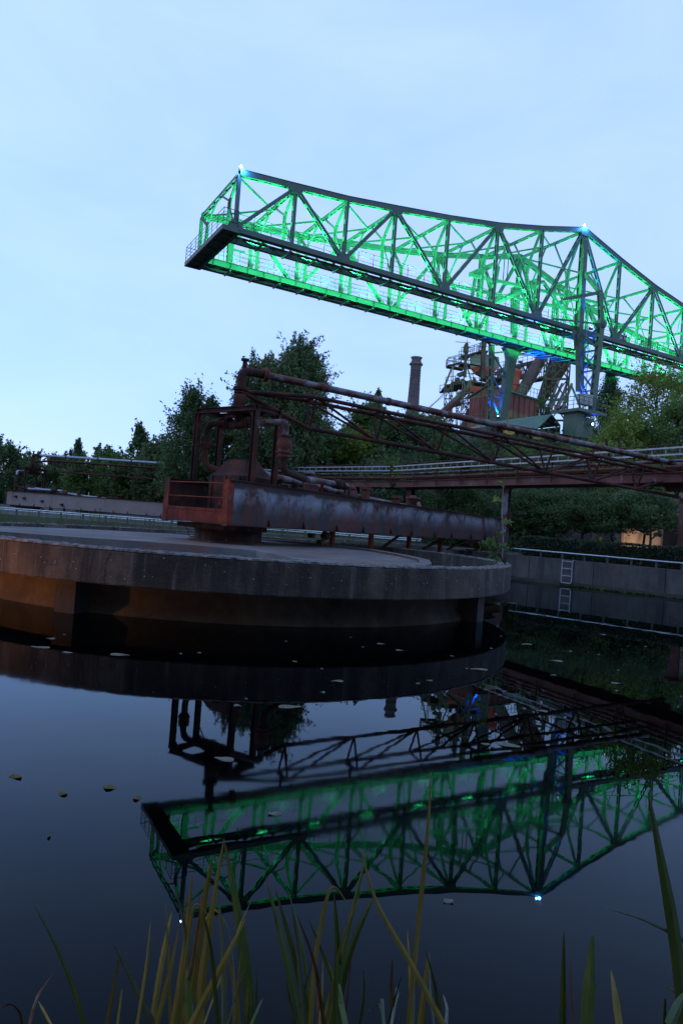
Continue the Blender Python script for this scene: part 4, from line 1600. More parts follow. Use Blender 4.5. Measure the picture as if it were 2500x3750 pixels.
for u, v in ((2218, 1608), (2262, 1602)):
    m = MB()
    a = atY(u, v, 27.0)
    m.beam(a, a + V3((.30, .1, -.95)), .06, .06)
    m.build('stub_post', M['rust'], gant)

# ------------------------------------------------------------------ crane yard edge, canopy
def yard(s, t, z):
    return K(s, t, z)
yd = thing('ore_bunker_edge', 'overgrown concrete and steel edge beam below the crane legs', 'wall', K(34, -4, 7.6), KA)
m = MB()
m.box(K(34, -3.6, 9.0), kd * 14, kn * .3, Zup * 1.35)
m.build('edge_wall', M['stone_dark'], yd)
for z, mt in ((10.25, M['rust_red']), (9.95, M['rust'])):
    m = MB()
    m.hbeam(K(20, -4.0, z), K(48, -4.0, z), .25, .22, .03)
    m.build('edge_beam', mt, yd)
for k in range(14):
    m = MB()
    m.beam(K(20.5 + 2.1 * k, -3.98, 7.6), K(20.5 + 2.1 * k, -3.98, 9.83), .18, .18)
    m.build('edge_post', M['rust'], yd)
for s in (21.5, 24.6, 27.2):
    m = MB()
    m.box(K(s, -4.25, 9.75), kd * .55, kn * .06, Zup * .22)
    m.build('warning_plate', M['yellow'], yd)
for t in (-1.5, 8.0):
    m = MB()
    m.hbeam(K(22, t, 10.36), K(60, t, 10.36), .12, .14, .03)
    m.build('crane_rail', M['rust'], yd)
m = MB()
m.box(K(41, 3.5, 9.2), kd * 20, kn * 7.0, Zup * 1.05)
m.build('yard_slab', M['gravel'], yd)

# green canopy roof beside the leg (a low pitched shed)
cn = thing('canopy_shed', 'low green pitched canopy shed between the crane legs', 'shed', K(27.5, 1.5, 10.3), KA)
def cq(u, v, Y):
    return atY(u, v, Y)
r0, r1 = cq(1782, 1547, 66), cq(2020, 1516, 61.0)
e0, e1 = cq(1700, 1572, 64), cq(1968, 1567, 58.5)
b1 = cq(2052, 1556, 62.6)
b0 = r0 + (b1 - r1)
m = MB()
m.prism([r0, r1, e1, e0], V3((0, 0, -.10)))
m.build('roof_slope', M['crane_roof'], cn)
m = MB()
m.prism([r0 + Zup * .01, r1 + Zup * .01, b1, b0], V3((0, 0, -.10)))
m.build('roof_slope', M['crane_roof'], cn)
for f in (.06, .35, .65, .94):
    for a, b in ((e0, e1), (b0, b1)):
        p = a + (b - a) * f
        m = MB()
        m.beam(p - Zup * .1, V3((p.x, p.y, 10.2)), .16, .16)
        m.build('shed_post', CP, cn)
m = MB()
m.prism([b0 - Zup * .15, b1 - Zup * .15, V3((b1.x, b1.y, 10.2)), V3((b0.x, b0.y, 10.2))], kn * .05)
m.build('back_wall', M['roof_dark'], cn)

# ------------------------------------------------------------------ brick chimney far behind
ct = atY(1525, 1308, 150)
ch = thing('chimney', 'tall tapering brick chimney with iron bands and flared cap', 'chimney', V3((ct.x, ct.y, 3)))
Hc = ct.z
m = MB()
m.lathe((ct.x, ct.y, 0), [(1.75, 3), (1.45, Hc * .62), (1.16, Hc - 5.2), (1.10, Hc - 3.1), (1.18, Hc - 2.2), (1.22, Hc - 1.1), (1.05, Hc - .9), (1.05, Hc - .35)], 28, cap=True)
m.build('shaft', M['chimney'], ch)
m = MB()
m.lathe((ct.x, ct.y, 0), [(.0, Hc + .12), (1.25, Hc), (1.33, Hc - .10), (1.05, Hc - .45), (.9, Hc - .45)], 28)
m.build('cap', M['steel_dark'], ch)
m = MB()
m.lathe((ct.x, ct.y, 0), [(1.25, Hc - 1.75), (1.50, Hc - 1.70), (1.50, Hc - 1.45), (1.25, Hc - 1.40)], 28)
m.build('gallery_ring', M['steel_dark'], ch)
zb_ = Hc - 3.0
k = 0
while zb_ > 12:
    m = MB()
    rr = 1.16 + (1.75 - 1.16) * max(0, (Hc - 5.2 - zb_)) / (Hc - 8) + .015
    m.lathe((ct.x, ct.y, 0), [(rr - .05, zb_ - .08), (rr + .03, zb_ - .08), (rr + .03, zb_ + .08), (rr - .05, zb_ + .08)], 28)
    m.build('iron_band', M['pipe'] if k != 2 else M['steel_deep'], ch)
    zb_ -= .55 + (.35 if k > 3 else 0)
    k += 1
# small brick building at its foot
bp_ = atY(1455, 1535, 138)
bh = thing('brick_house', 'small brick building with railed flat roof at the foot of the chimney', 'building', V3((bp_.x, bp_.y, 3)))
m = MB()
m.abox(bp_.x - 1.5, bp_.x + 5.5, bp_.y, bp_.y + 5, 3, bp_.z)
m.build('wall', M['sheet_red'], bh)
m = MB()
m.abox(bp_.x - 1.7, bp_.x + 5.7, bp_.y - .2, bp_.y + 5.2, bp_.z, bp_.z + .3)
m.build('roof', M['roof_dark'], bh)
rail_run(V3((bp_.x - 1.6, bp_.y, bp_.z + .3)), V3((bp_.x + 5.6, bp_.y, bp_.z + .3)), 6, 1.0, 'roof_rail', M['steel_dark'], .04, 1, bh)

# ------------------------------------------------------------------ blast furnace complex
YF = 100.0
bf = thing('blast_furnace', 'rusting blast furnace frame of columns, platforms, hopper and pipes', 'furnace', atY(1720, 1600, YF))
def e4(x, y, Y=YF):
    return atY(1600 + x / 4.48, 1180 + y / 4.48, Y)
def bfp(name, mat=M['steel_dark']):
    return mat
def col(x0, y0, x1, y1, w_=.28, Y=YF, mat=None, name='column', box=True):
    m = MB()
    a, b = e4(x0, y0, Y), e4(x1, y1, Y)
    if box:
        m.lattice(a, b, w_, w_ * .8, w_ * .25, n=max(2, int((a - b).length / 2.2)))
    else:
        m.tube(a, b, w_ / 2, 10)
    return m.build(name, mat or M['steel_dark'], bf)
YB = YF + 7
# columns front and back
for x0, y0, x1, y1, Y in ((135, 990, 118, 1700, YF), (255, 720, 225, 1700, YF), (430, 960, 392, 1700, YF - 2), (532, 950, 505, 1700, YF - 2),
                          (215, 1010, 200, 1700, YB), (330, 1000, 318, 1700, YB), (600, 900, 590, 1700, YB), (860, 560, 850, 1300, YB), (1000, 600, 985, 1200, YB)):
    col(x0, y0, x1, y1, .30, Y)
for x0, y0, x1, y1, Y in ((255, 720, 150, 1000, YF), (240, 730, 140, 990, YB), (470, 660, 560, 960, YF), (560, 860, 690, 750, YF)):
    col(x0, y0, x1, y1, .22, Y, name='raker')
def xbrace(xa, xb, y0, y1, n, Y, dx=0):
    for i in range(n):
        a, b = y0 + (y1 - y0) * i / n, y0 + (y1 - y0) * (i + 1) / n
        for p, q in (((xa, a), (xb, b)), ((xb, a), (xa, b))):
            m = MB()
            m.beam(e4(p[0] - dx * i, p[1], Y), e4(q[0] - dx * i, q[1], Y), .11, .11)
            m.build('cross_brace', M['steel_dark'], bf)
        m = MB()
        m.beam(e4(xa - dx * i, b, Y), e4(xb - dx * i, b, Y), .15, .15)
        m.build('tie_beam', M['steel_dark'], bf)
xbrace(128, 235, 1030, 1480, 2, YF)
xbrace(428, 525, 980, 1500, 3, YF - 2)
xbrace(255, 420, 1050, 1560, 2, YB)
xbrace(600, 850, 980, 1300, 2, YB)
xbrace(330, 600, 1000, 1500, 2, YB)
# round uptakes with winch heads
for x0, y0, x1, y1, Y in ((470, 500, 455, 900, YF), (762, 420, 745, 930, YF)):
    col(x0, y0, x1, y1, .48 if x0 < 600 else .72, Y, M['steel_deep'], 'uptake_pipe', False)
    m = MB()
    c = e4(x0, y0 - 30, Y)
    m.box(c + Zup * .25, (.36, 0, 0), (0, .32, 0), (0, 0, .42))
    m.tube(c + V3((0, -.4, .85)), c + V3((0, .4, .85)), .28, 12)
    m.beam(c + V3((-1.6 if x0 < 600 else -.6, 0, 1.25)), c + V3((.6, 0, 1.25)), .07, .07)
    m.tube(c + V3((.1, 0, .7)), c + V3((.1, 0, 1.7)), .04, 6)
    m.build('winch_head', M['steel_deep'], bf)
def deck(x0, y0, x1, y1, dep, Y=YF, rails=True, th=.2):
    a, b = e4(x0, y0, Y), e4(x1, y1, Y)
    b.z = b.z
    m = MB()
    m.prism([a, b, b + V3((0, dep, 0)), a + V3((0, dep, 0))], V3((0, 0, -th)))
    m.build('platform', M['steel_deep'], bf)
    if rails:
        n = max(2, int((b - a).length / 1.6))
        rail_run(a, b, n, 1.1, 'platform_rail', M['steel_dark'], .05, 1, bf)
        rail_run(a + V3((0, dep, 0)), b + V3((0, dep, 0)), n, 1.1, 'platform_rail', M['steel_dark'], .05, 1, bf)
deck(395, 530, 545, 535, 2.2)
deck(500, 525, 700, 462, 1.2)
deck(690, 455, 840, 462, 2.2)
deck(170, 695, 440, 745, 1.5)
deck(170, 700, 400, 640, 1.0)
deck(395, 650, 720, 710, 2.5)
deck(135, 1020, 440, 985, 6)
deck(430, 950, 740, 980, 6)
deck(735, 985, 870, 1000, 4)
deck(780, 850, 890, 870, 4)
deck(880, 905, 1110, 885, 3)
# hopper house
m = MB()
a, b, c, d = e4(536, 575), e4(862, 530), e4(1000, 590, YF + 6), e4(862, 530)
pts_t = [e4(536, 577), e4(740, 528), e4(1003, 590, YF + 3.5)]
pts_b = [e4(540, 752), e4(740, 705), e4(998, 745, YF + 3.5)]
bk = V3((3.0, 6, 0))
m.add([pts_t[0], pts_t[1], pts_t[2], pts_t[0] + bk, pts_b[0], pts_b[1], pts_b[2], pts_b[0] + bk],
      [(0, 4, 5, 1), (1, 5, 6, 2), (2, 6, 7, 3), (3, 7, 4, 0), (0, 1, 2, 3), (4, 7, 6, 5)])
hp = m.build('hopper_house', M['hopper'], bf)
m = MB()
cc = (pts_t[0] + pts_t[1] + pts_t[2]) / 3
m.prism([p + (p - cc) * .04 for p in (pts_t[0], pts_t[1], pts_t[2], pts_t[0] + bk)], Zup * .18)
m.build('hopper_roof', M['steel_deep'], hp)
m = MB()
cb = e4(770, 840)
m.add([pts_b[0], pts_b[1], pts_b[2], pts_b[0] + bk, cb + V3((-1.2, 1, 0)), cb + V3((0, .5, 0)), cb + V3((1.4, 1.5, 0)), cb + V3((0, 2.6, 0))],
      [(0, 4, 5, 1), (1, 5, 6, 2), (2, 6, 7, 3), (3, 7, 4, 0), (4, 7, 6, 5)])
m.build('hopper_cone', M['stove_red'], hp)
# winding gear
for k in range(3):
    m = MB()
    a = e4(350 + 38 * k, 855 - 14 * k)
    m.tube(a, a + V3((.5, 1.6, .2)), .26, 14)
    m.build('bell_drum', M['steel_deep'], bf)
m = MB()
a = e4(335, 945)
m.tube(a, a + V3((0, .3, 0)), .42, 18)
m.tube(a + V3((.8, 0, -.05)), a + V3((.8, .3, -.05)), .34, 18)
m.box(a + V3((.5, .8, -.35)), (1.3, 0, 0), (0, .6, 0), (0, 0, .15))
m.build('winding_gear', M['steel_deep'], bf)
# furnace body behind and skip incline
m = MB()
c = e4(620, 1250, YF + 6)
m.lathe((c.x, c.y, 0), [(3.6, 6), (3.6, 12), (2.6, 16), (1.5, 19.5), (1.2, 21)], 24)
m.build('furnace_shell', M['steel_deep'], bf)
m = MB()
m.beam(e4(20, 1560, YF - 4), e4(600, 1000, YF + 2), 1.0, .6)
m.build('skip_incline', M['sheet_red'], bf)
for k in (-.8, .8):
    m = MB()
    m.lattice(e4(40, 1500, YF - 4) + V3((0, k, 0)), e4(610, 960, YF + 2) + V3((0, k, 0)), .3, .5, .1, n=12)
    m.build('skip_rail', M['steel_dark'], bf)
m = MB()
m.tube(e4(250, 1365), e4(385, 1330), .35, 10)
m.build('green_pipe', M['crane_roof'], bf)
m = MB()
m.box(e4(640, 1115), (1.0, 0, 0), (0, .6, 0), (0, 0, .45))
m.build('valve_gear', M['stove_red'], bf)
rail_run(e4(400, 1440, YF - 2.4), e4(500, 1400, YF - 2.4), 4, 1.6, 'platform_rail', M['steel_dark'], .05, 3, bf)
# lattice charging bridge
def c6(x, y, Y=YF):
    return atY(1600 + x / 2.24, 1200 + y / 2.24, Y)
a0, a1 = c6(500, 345, YF + 4), c6(850, 260, YF + 10)
h_ = V3((0, 0, 1.9))
for q in (V3((0, 0, 0)), V3((0, 2, 0))):
    for z in (V3((0, 0, 0)), h_):
        m = MB()
        m.beam(a0 - z + q, a1 - z + q, .3, .3 if z.z == 0 else .55)
        m.build('bridge_chord', M['steel_deep'], bf)
    for i in range(9):
        p0, p1 = a0 + (a1 - a0) * (i / 9) + q, a0 + (a1 - a0) * ((i + 1) / 9) + q
        m = MB()
        m.beam(p0 if i % 2 else p0 - h_, (p1 - h_) if i % 2 else p1, .16, .16)
        m.beam(p0, p0 - h_, .14, .14)
        m.build('bridge_web', M['steel_deep'], bf)
rail_run(a0, a1, 9, 1.1, 'bridge_rail', M['steel_dark'], .045, 1, bf)
# inclined downcomer
m = MB()
m.tube(c6(885, 200, YF + 4), c6(655, 590, YF - 2), .85, 18)
dc = m.build('downcomer', M['steel_deep'], bf)
m = MB()
pa, pb = c6(885, 200, YF + 4), c6(655, 590, YF - 2)
for f in (.25, .5, .75):
    m.flange(pa + (pb - pa) * f, pb - pa, .88, .10, 18)
m.build('downcomer_band', M['steel_deep'], dc)
# right-hand lattice tower
YT = YF - 4
def tower(name, xs_, y0, y1, Y, n, mat):
    for x in xs_:
        m = MB()
        m.lattice(c6(x, y0, Y), c6(x - (y1 - y0) * .07, y1, Y), .42, .36, .11, n=10)
        m.build('column', mat, bf)
    for i in range(n):
        ya, yb = y0 + (y1 - y0) * i / n, y0 + (y1 - y0) * (i + 1) / n
        for xa, xb in zip(xs_[:-1], xs_[1:]):
            oa, ob = (ya - y0) * .07, (yb - y0) * .07
            for p, q in (((xa - oa, ya), (xb - ob, yb)), ((xb - oa, ya), (xa - ob, yb))):
                m = MB()
                m.beam(c6(*p, Y), c6(*q, Y), .15, .15)
                m.build('cross_brace', mat, bf)
            m = MB()
            m.beam(c6(xa - ob, yb, Y), c6(xb - ob, yb, Y), .26, .26)
            m.build('tie_beam', mat, bf)
tower('t', (892, 962, 1085), 250, 760, YT, 3, M['steel_deep'])
m = MB()
c = c6(1085, 300, YT + 2)
m.add([c + V3((-1.2, 2, 3)), c + V3((2.2, 2, 3)), c + V3((2.2, 5, 3)), c + V3((-1.2, 5, 3)), c + V3((-3.6, 3, -6)), c + V3((-2.6, 3, -6)), c + V3((-2.6, 4, -6)), c + V3((-3.6, 4, -6))],
      [(0, 4, 5, 1), (1, 5, 6, 2), (2, 6, 7, 3), (3, 7, 4, 0), (0, 1, 2, 3), (4, 7, 6, 5)])
m.build('dust_catcher', M['rust'], bf)
for x0, y0, x1, y1 in ((835, 400, 905, 388), (1040, 640, 880, 700)):
    a, b = c6(x0, y0, YT), c6(x1, y1, YT)
    m = MB()
    m.prism([a, b, b + V3((0, 3, 0)), a + V3((0, 3, 0))], V3((0, 0, -.3)))
    m.build('platform', M['steel_deep'], bf)
    rail_run(a, b, 4, 1.1, 'platform_rail', M['steel_dark'], .045, 1, bf)
for k in range(5):
    m = MB()
    a = c6(900 + 30 * k, 690 - 25 * (k % 2), YT - 1)
    b = c6(1000 + 26 * k, 420 + 40 * (k % 3), YT + 3)
    m.beam(a, b, .3, .3)
    m.build('raker', M['steel_dark'], bf)
# stay wires
for k in range(4):
    m = MB()
    m.tube(e4(-250 - 40 * k, 1560, YF), e4(240 - 30 * k, 1010 + 60 * k, YF), .03, 4)
    m.build('stay_wire', M['steel_dark'], bf)

# red stove stack
st_ = thing('stove_stack', 'bright rusty red stove cylinder with flared top behind the hall', 'stack', c6(612, 560, YF))
pa, pb = c6(626, 350, YF), c6(585, 900, YF)
m = MB()
ax = Zup
m.lathe((pa.x, pa.y, 0), [(1.02, pb.z), (.98, pa.z - 1.0), (1.02, pa.z - .75), (1.22, pa.z - .35), (1.22, pa.z), (.9, pa.z), (.9, pa.z - .6), (.0, pa.z - .6)], 22)
m.build('shell', M['stove_red'], st_)
for f in (2.2, 5.0):
    m = MB()
    m.lathe((pa.x, pa.y, 0), [(.98, pa.z - f - .1), (1.05, pa.z - f - .1), (1.05, pa.z - f + .1), (.98, pa.z - f + .1)], 22)
    m.build('band', M['stove_red'], st_)

# casting hall
hl = thing('casting_hall', 'gabled red sheet metal casting hall with pale seams', 'hall', c6(430, 800, 92))
A_ = c6(266, 578, 96)
Bc = c6(590, 528, 90)
Cc = c6(842, 592, 94.5)
ez = (A_.z + Bc.z + Cc.z) / 3
A_.z = Bc.z = Cc.z = ez
gdv = (Bc - A_)
apex = A_ + gdv * .47
apex.z = c6(430, 480, 93).z
bot = 4.0
m = MB()
m.add([A_, apex, Bc, V3((Bc.x, Bc.y, bot)), V3((A_.x, A_.y, bot))], [(4, 3, 2, 1, 0)])
m.build('gable_wall', M['sheet_red'], hl)
m = MB()
m.add([Bc, Cc, V3((Cc.x, Cc.y, bot)), V3((Bc.x, Bc.y, bot))], [(3, 2, 1, 0)])
m.build('side_wall', M['sheet_red'], hl)
lng = (Cc - Bc)
m = MB()
m.add([A_, V3((A_.x, A_.y, bot)), V3((A_.x, A_.y, bot)) + lng, A_ + lng], [(0, 1, 2, 3)])
m.add([Cc, A_ + lng, V3((A_.x, A_.y, bot)) + lng, V3((Cc.x, Cc.y, bot))], [(0, 1, 2, 3)])
m.build('back_wall', M['sheet_red'], hl)
gq = gdv.normalized()
lq = lng.normalized()
for s_ in (0, 1):
    m = MB()
    e_ = A_ - gq * .3 if s_ == 0 else Bc + gq * .3
    ap = apex - lq * .25 + Zup * .08
    e2 = e_ - lq * .25 + Zup * (-.08)
    m.prism([ap, ap + lng + lq * .5, e2 + lng + lq * .5, e2], Zup * .22)
    m.build('roof_slope', M['roof_dark'], hl)
inw = V3((gq.y, -gq.x, 0))
for i in range(1, 8):
    f = i / 8
    p = A_ + gdv * f
    zt_ = ez + (apex.z - ez) * (f / .47 if f < .47 else (1 - f) / .53)
    m = MB()
    m.beam(V3((p.x, p.y, bot)) + inw * .05, V3((p.x, p.y, zt_ - .2)) + inw * .03, .06, .06, up=inw)
    m.build('wall_seam', M['seam'], hl)
for z in (ez - 2.6, ez - 5.2, ez - 7.6, ez - .1):
    m = MB()
    a, b = V3((A_.x, A_.y, z)) + inw * .05, V3((Bc.x, Bc.y, z)) + inw * .05
    m.beam(a, b, .06, .07)
    m.build('wall_seam', M['seam'], hl)
inw2 = V3((lq.y, -lq.x, 0))
for i in range(1, 6):
    p = Bc + lng * (i / 6)
    m = MB()
    m.beam(V3((p.x, p.y, bot)) + inw2 * .04, V3((p.x, p.y, ez - .2)) + inw2 * .04, .08, .08, up=inw2)
    m.build('wall_seam', M['steel_deep'], hl)
rail_run(Bc + lng * .35 + Zup * .35, Cc + Zup * .35, 6, 1.1, 'roof_rail', M['steel_dark'], .04, 1, hl)
m = MB()
p = A_ + gdv * .40 + inw * .4
for k in (-.3, .3):
    m.tube(V3((p.x, p.y, 6)) + gq * k, V3((p.x, p.y, ez + 1.5)) + gq * k, .05, 6)
for i in range(30):
    z = 6.5 + i * .5
    m.tube(V3((p.x, p.y, z)) - gq * .3, V3((p.x, p.y, z)) + gq * .3, .035, 5)
m.build('wall_ladder', M['steel_deep'], hl)

# ------------------------------------------------------------------ lit building behind the hedge
bl0, bl1 = atY(2272, 2000, 36.0), atY(2700, 2020, 35.0)
bd = thing('rendered_building', 'old rendered building wall glowing warm in lamplight behind the hedge', 'building', V3((bl0.x, bl0.y, GZ)), math.atan2(bl1.y - bl0.y, bl1.x - bl0.x))
dv = V3((bl1.x - bl0.x, bl1.y - bl0.y, 0))
LB = dv.length
dv.normalize()
dn = V3((-dv.y, dv.x, 0))
p0 = V3((bl0.x, bl0.y, 0))
m = MB()
m.box(p0 + dv * (LB / 2) + dn * 1.5 + Zup * 2.6, dv * (LB / 2), dn * 1.5, Zup * 2.1)
m.build('wall', M['stone_wall'], bd)
ws = (atY(2458, 1960, 35.5) - p0).dot(dv)
m = MB()
m.box(p0 + dv * ws - dn * .01 + Zup * 2.15, dv * .42, dn * .03, Zup * .62)
wf = m.build('window', M['glass_dark'], bd)
m = MB()
for k in (-1, 1):
    m.box(p0 + dv * (ws + k * .45) - dn * .03 + Zup * 2.15, dv * .04, dn * .05, Zup * .68)
    m.box(p0 + dv * ws - dn * .03 + Zup * (2.15 + k * .65), dv * .41, dn * .05, Zup * .035)
m.build('window_frame', M['stone_dark'], wf)
db0 = atY(1880, 2000, 40.0)
db = thing('block_wall', 'dark block wall with ivy and doorway in the shade under the trees', 'wall', V3((db0.x, db0.y, GZ)))
q0, q1 = V3((db0.x, db0.y, 0)), V3((bl0.x + .1, bl0.y + 1.6, 0))
d2 = (q1 - q0)
L2_ = d2.length
d2.normalize()
n2 = V3((-d2.y, d2.x, 0))
for r_ in range(7):
    nb_ = 10
    for c_ in range(nb_):
        if 1 <= c_ <= 3 and r_ < 5:
            continue
        off = .5 if r_ % 2 else 0
        a, b = L2_ * (c_ + off) / nb_ + .015, L2_ * (c_ + 1 + off) / nb_ - .015
        m = MB()
        m.box(q0 + d2 * ((a + b) / 2) + n2 * (.2 + .012 * rnd.random()) + Zup * (GZ + .42 * r_ + .2), d2 * ((b - a) / 2), n2 * .2, Zup * .20)
        m.build('block', M['stone_dark'], db)
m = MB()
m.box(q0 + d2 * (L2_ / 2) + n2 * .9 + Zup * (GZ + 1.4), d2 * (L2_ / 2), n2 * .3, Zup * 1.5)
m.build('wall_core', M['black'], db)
# warm uplight on the ground behind the hedge
wl_ = atY(2335, 2060, 34.7)
ul = thing('ground_uplight', 'small warm ground uplight hidden behind the hedge at the rendered wall', 'lamp', V3((wl_.x, wl_.y, GZ)))
m = MB()
m.lathe((wl_.x, wl_.y, GZ), [(.12, -.02), (.12, .14), (.09, .15), (.0, .15)], 14)
m.build('housing', M['lamp_case'], ul)
m = MB()
m.lathe((wl_.x, wl_.y, GZ + .152), [(.085, 0), (.0, .012)], 14)
m.build('lens', M['lamp_warm'], ul)
lamp_light('uplight', (wl_.x, wl_.y, GZ + .25), (1.0, .68, .40), 110, .1, (V3((.12, .55, .8)), R(140)), ul)
# amber lamp under the left edge of the round tank, out of the frame
al = V3((-9.4, 9.3, .80))
ao = thing('amber_pond_lamp', 'amber lamp on a post in the pond left of the round tank', 'lamp', V3((al.x, al.y, -.2)))
m = MB()
m.tube((al.x, al.y, -.2), (al.x, al.y, .69), .03, 8)
m.build('stake', M['lamp_case'], ao)
m = MB()
m.lathe((al.x, al.y, .69), [(.0, 0), (.07, .02), (.08, .10), (.06, .16), (.0, .18)], 12)
m.build('globe', M['lamp_warm'], ao)
lamp_light('amber_light', al + V3((.10, .12, .0)), (1.0, .36, .07), 620, .05, (V3((-5.3, 12.3, .08)) - al, R(64)), ao, .9)
# ------------------------------------------------------------------ trees
def make_tree(label, u, vtop, Y, wpx, style='broad', mat='lf_mid', bark='bark', base=None, clumps=70, per=75, leaf=.17, seed=1, name='tree', group=None, low=.18, vbot=None):
    """crown top at pixel (u, vtop) on depth Y, crown width wpx photograph pixels"""
    rng = np.random.default_rng(seed)
    rr = random.Random(seed)
    top = atY(u, vtop, Y)
    x, y = top.x, top.y
    z0 = terrain(x, y) - .05 if base is None else base
    H = top.z - z0
    W = wpx * Y / FPX / 2
    t = thing(name, label, 'tree', V3((x, y, z0)), 0, group)
    tr = MB()
    tw = max(.07, H * .017)
    n = 7
    wob = [V3((rr.uniform(-1, 1), rr.uniform(-1, 1), 0)) * (.018 * H) for _ in range(n + 1)]
    spine = [V3((x, y, z0)) + Zup * (H * .93 * i / n) + wob[i] * (i / n) for i in range(n + 1)]
    tr.sweep(spine, [tw * (1 - .88 * i / n) + .012 for i in range(n + 1)], 8)
    cents = []
    for c in range(clumps):
        f = rr.random()
        if style == 'poplar':
            h = low + (1 - low) * f
            prof = (math.sin(math.pi * min(1, (h - low) / (1 - low)) ** .75) ** .7) * (1.0 if h < .8 else (1 - h) / .2 * .85 + .15)
        elif style == 'birch':
            h = low + (1 - low) * f ** .8
            q = (h - low) / (1 - low)
            prof = (1 - max(0, q - .72) / .28 * .8) ** .6 * (.7 + .3 * min(1, q / .4))
        elif style == 'layer':
            h = low + (1 - low) * f
            q = (h - low) / (1 - low)
            prof = math.sqrt(max(0, 1 - (q - .35) ** 2 / .45))
        else:
            h = low + (1 - low) * f
            q = (h - low) / (1 - low)
            prof = math.sqrt(max(.02, 1 - (2 * q - .9) ** 2 / 1.25))
        a = rr.uniform(0, 2 * math.pi)
        r = W * prof * (.25 + .75 * math.sqrt(rr.random())) * rr.uniform(.8, 1.08)
        cents.append(V3((x + r * math.cos(a), y + r * .9 * math.sin(a), z0 + H * .95 * h)))
    for i, c in enumerate(cents):
        if i % 2 == 0:
            hh = max(low * .8, min(.88, (c.z - z0) / H - .12 - .1 * rr.random()))
            k = hh / .93 * n
            j = min(n - 1, int(k))
            b = spine[j] + (spine[j + 1] - spine[j]) * (k - j)
            mid = (b + c) / 2 + Zup * (.04 * H * rr.random())
            r0 = tw * (1 - .85 * hh) * .42
            tr.sweep([b, mid, c], [r0 + .008, r0 * .6 + .006, .008], 5, False)
    tr.build('trunk', M[bark], t)
    P = []
    for c in cents:
        c = np.array(c)
        if style == 'birch':
            ns = max(3, per // 12)
            for s_ in range(ns):
                o = c + rng.normal(size=3) * np.array([.36, .36, .22]) * (W / 2.6)
                Ls = rng.uniform(.4, 1.6)
                k = 12
                tt = rng.random(k)
                sway = rng.normal(size=2) * .12
                P.append(np.stack([o[0] + sway[0] * tt + rng.normal(size=k) * .05, o[1] + sway[1] * tt + rng.normal(size=k) * .05, o[2] - Ls * tt], 1))
        else:
            sg = W / 2.6 * rng.uniform(.22, .46)
            flat = .35 if style == 'layer' else (.9 if style != 'poplar' else 1.25)
            P.append(c + rng.normal(size=(per, 3)) * np.array([sg, sg, sg * flat]))
    # loose sprays of leaves that break the outline
    for k in range(clumps):
        c = cents[rr.randrange(len(cents))]
        o = V3((c.x - x, c.y - y, (c.z - z0 - H * .5) * .6))
        if o.length < W * .45:
            continue
        o.normalize()
        Ls = rr.uniform(.35, .95) * min(1.0, W / 2.0)
        tt = rng.random(16)
        dz = -.5 if style == 'birch' else .45
        e = np.array([o.x + rng.normal() * .35, o.y + rng.normal() * .35, o.z + dz * rng.random()])
        q = np.array(c) + e * (W * .18)
        P.append(q + np.outer(tt * Ls, e) + rng.normal(size=(16, 3)) * .055)
    P = np.concatenate(P)
    P = P[P[:, 2] > z0 + .15]
    asp = 2.0 if style == 'birch' else 1.5
    raw_mesh('crown', leaf_cloud(P, leaf, rng, asp), 4, M[mat], t)
    return t

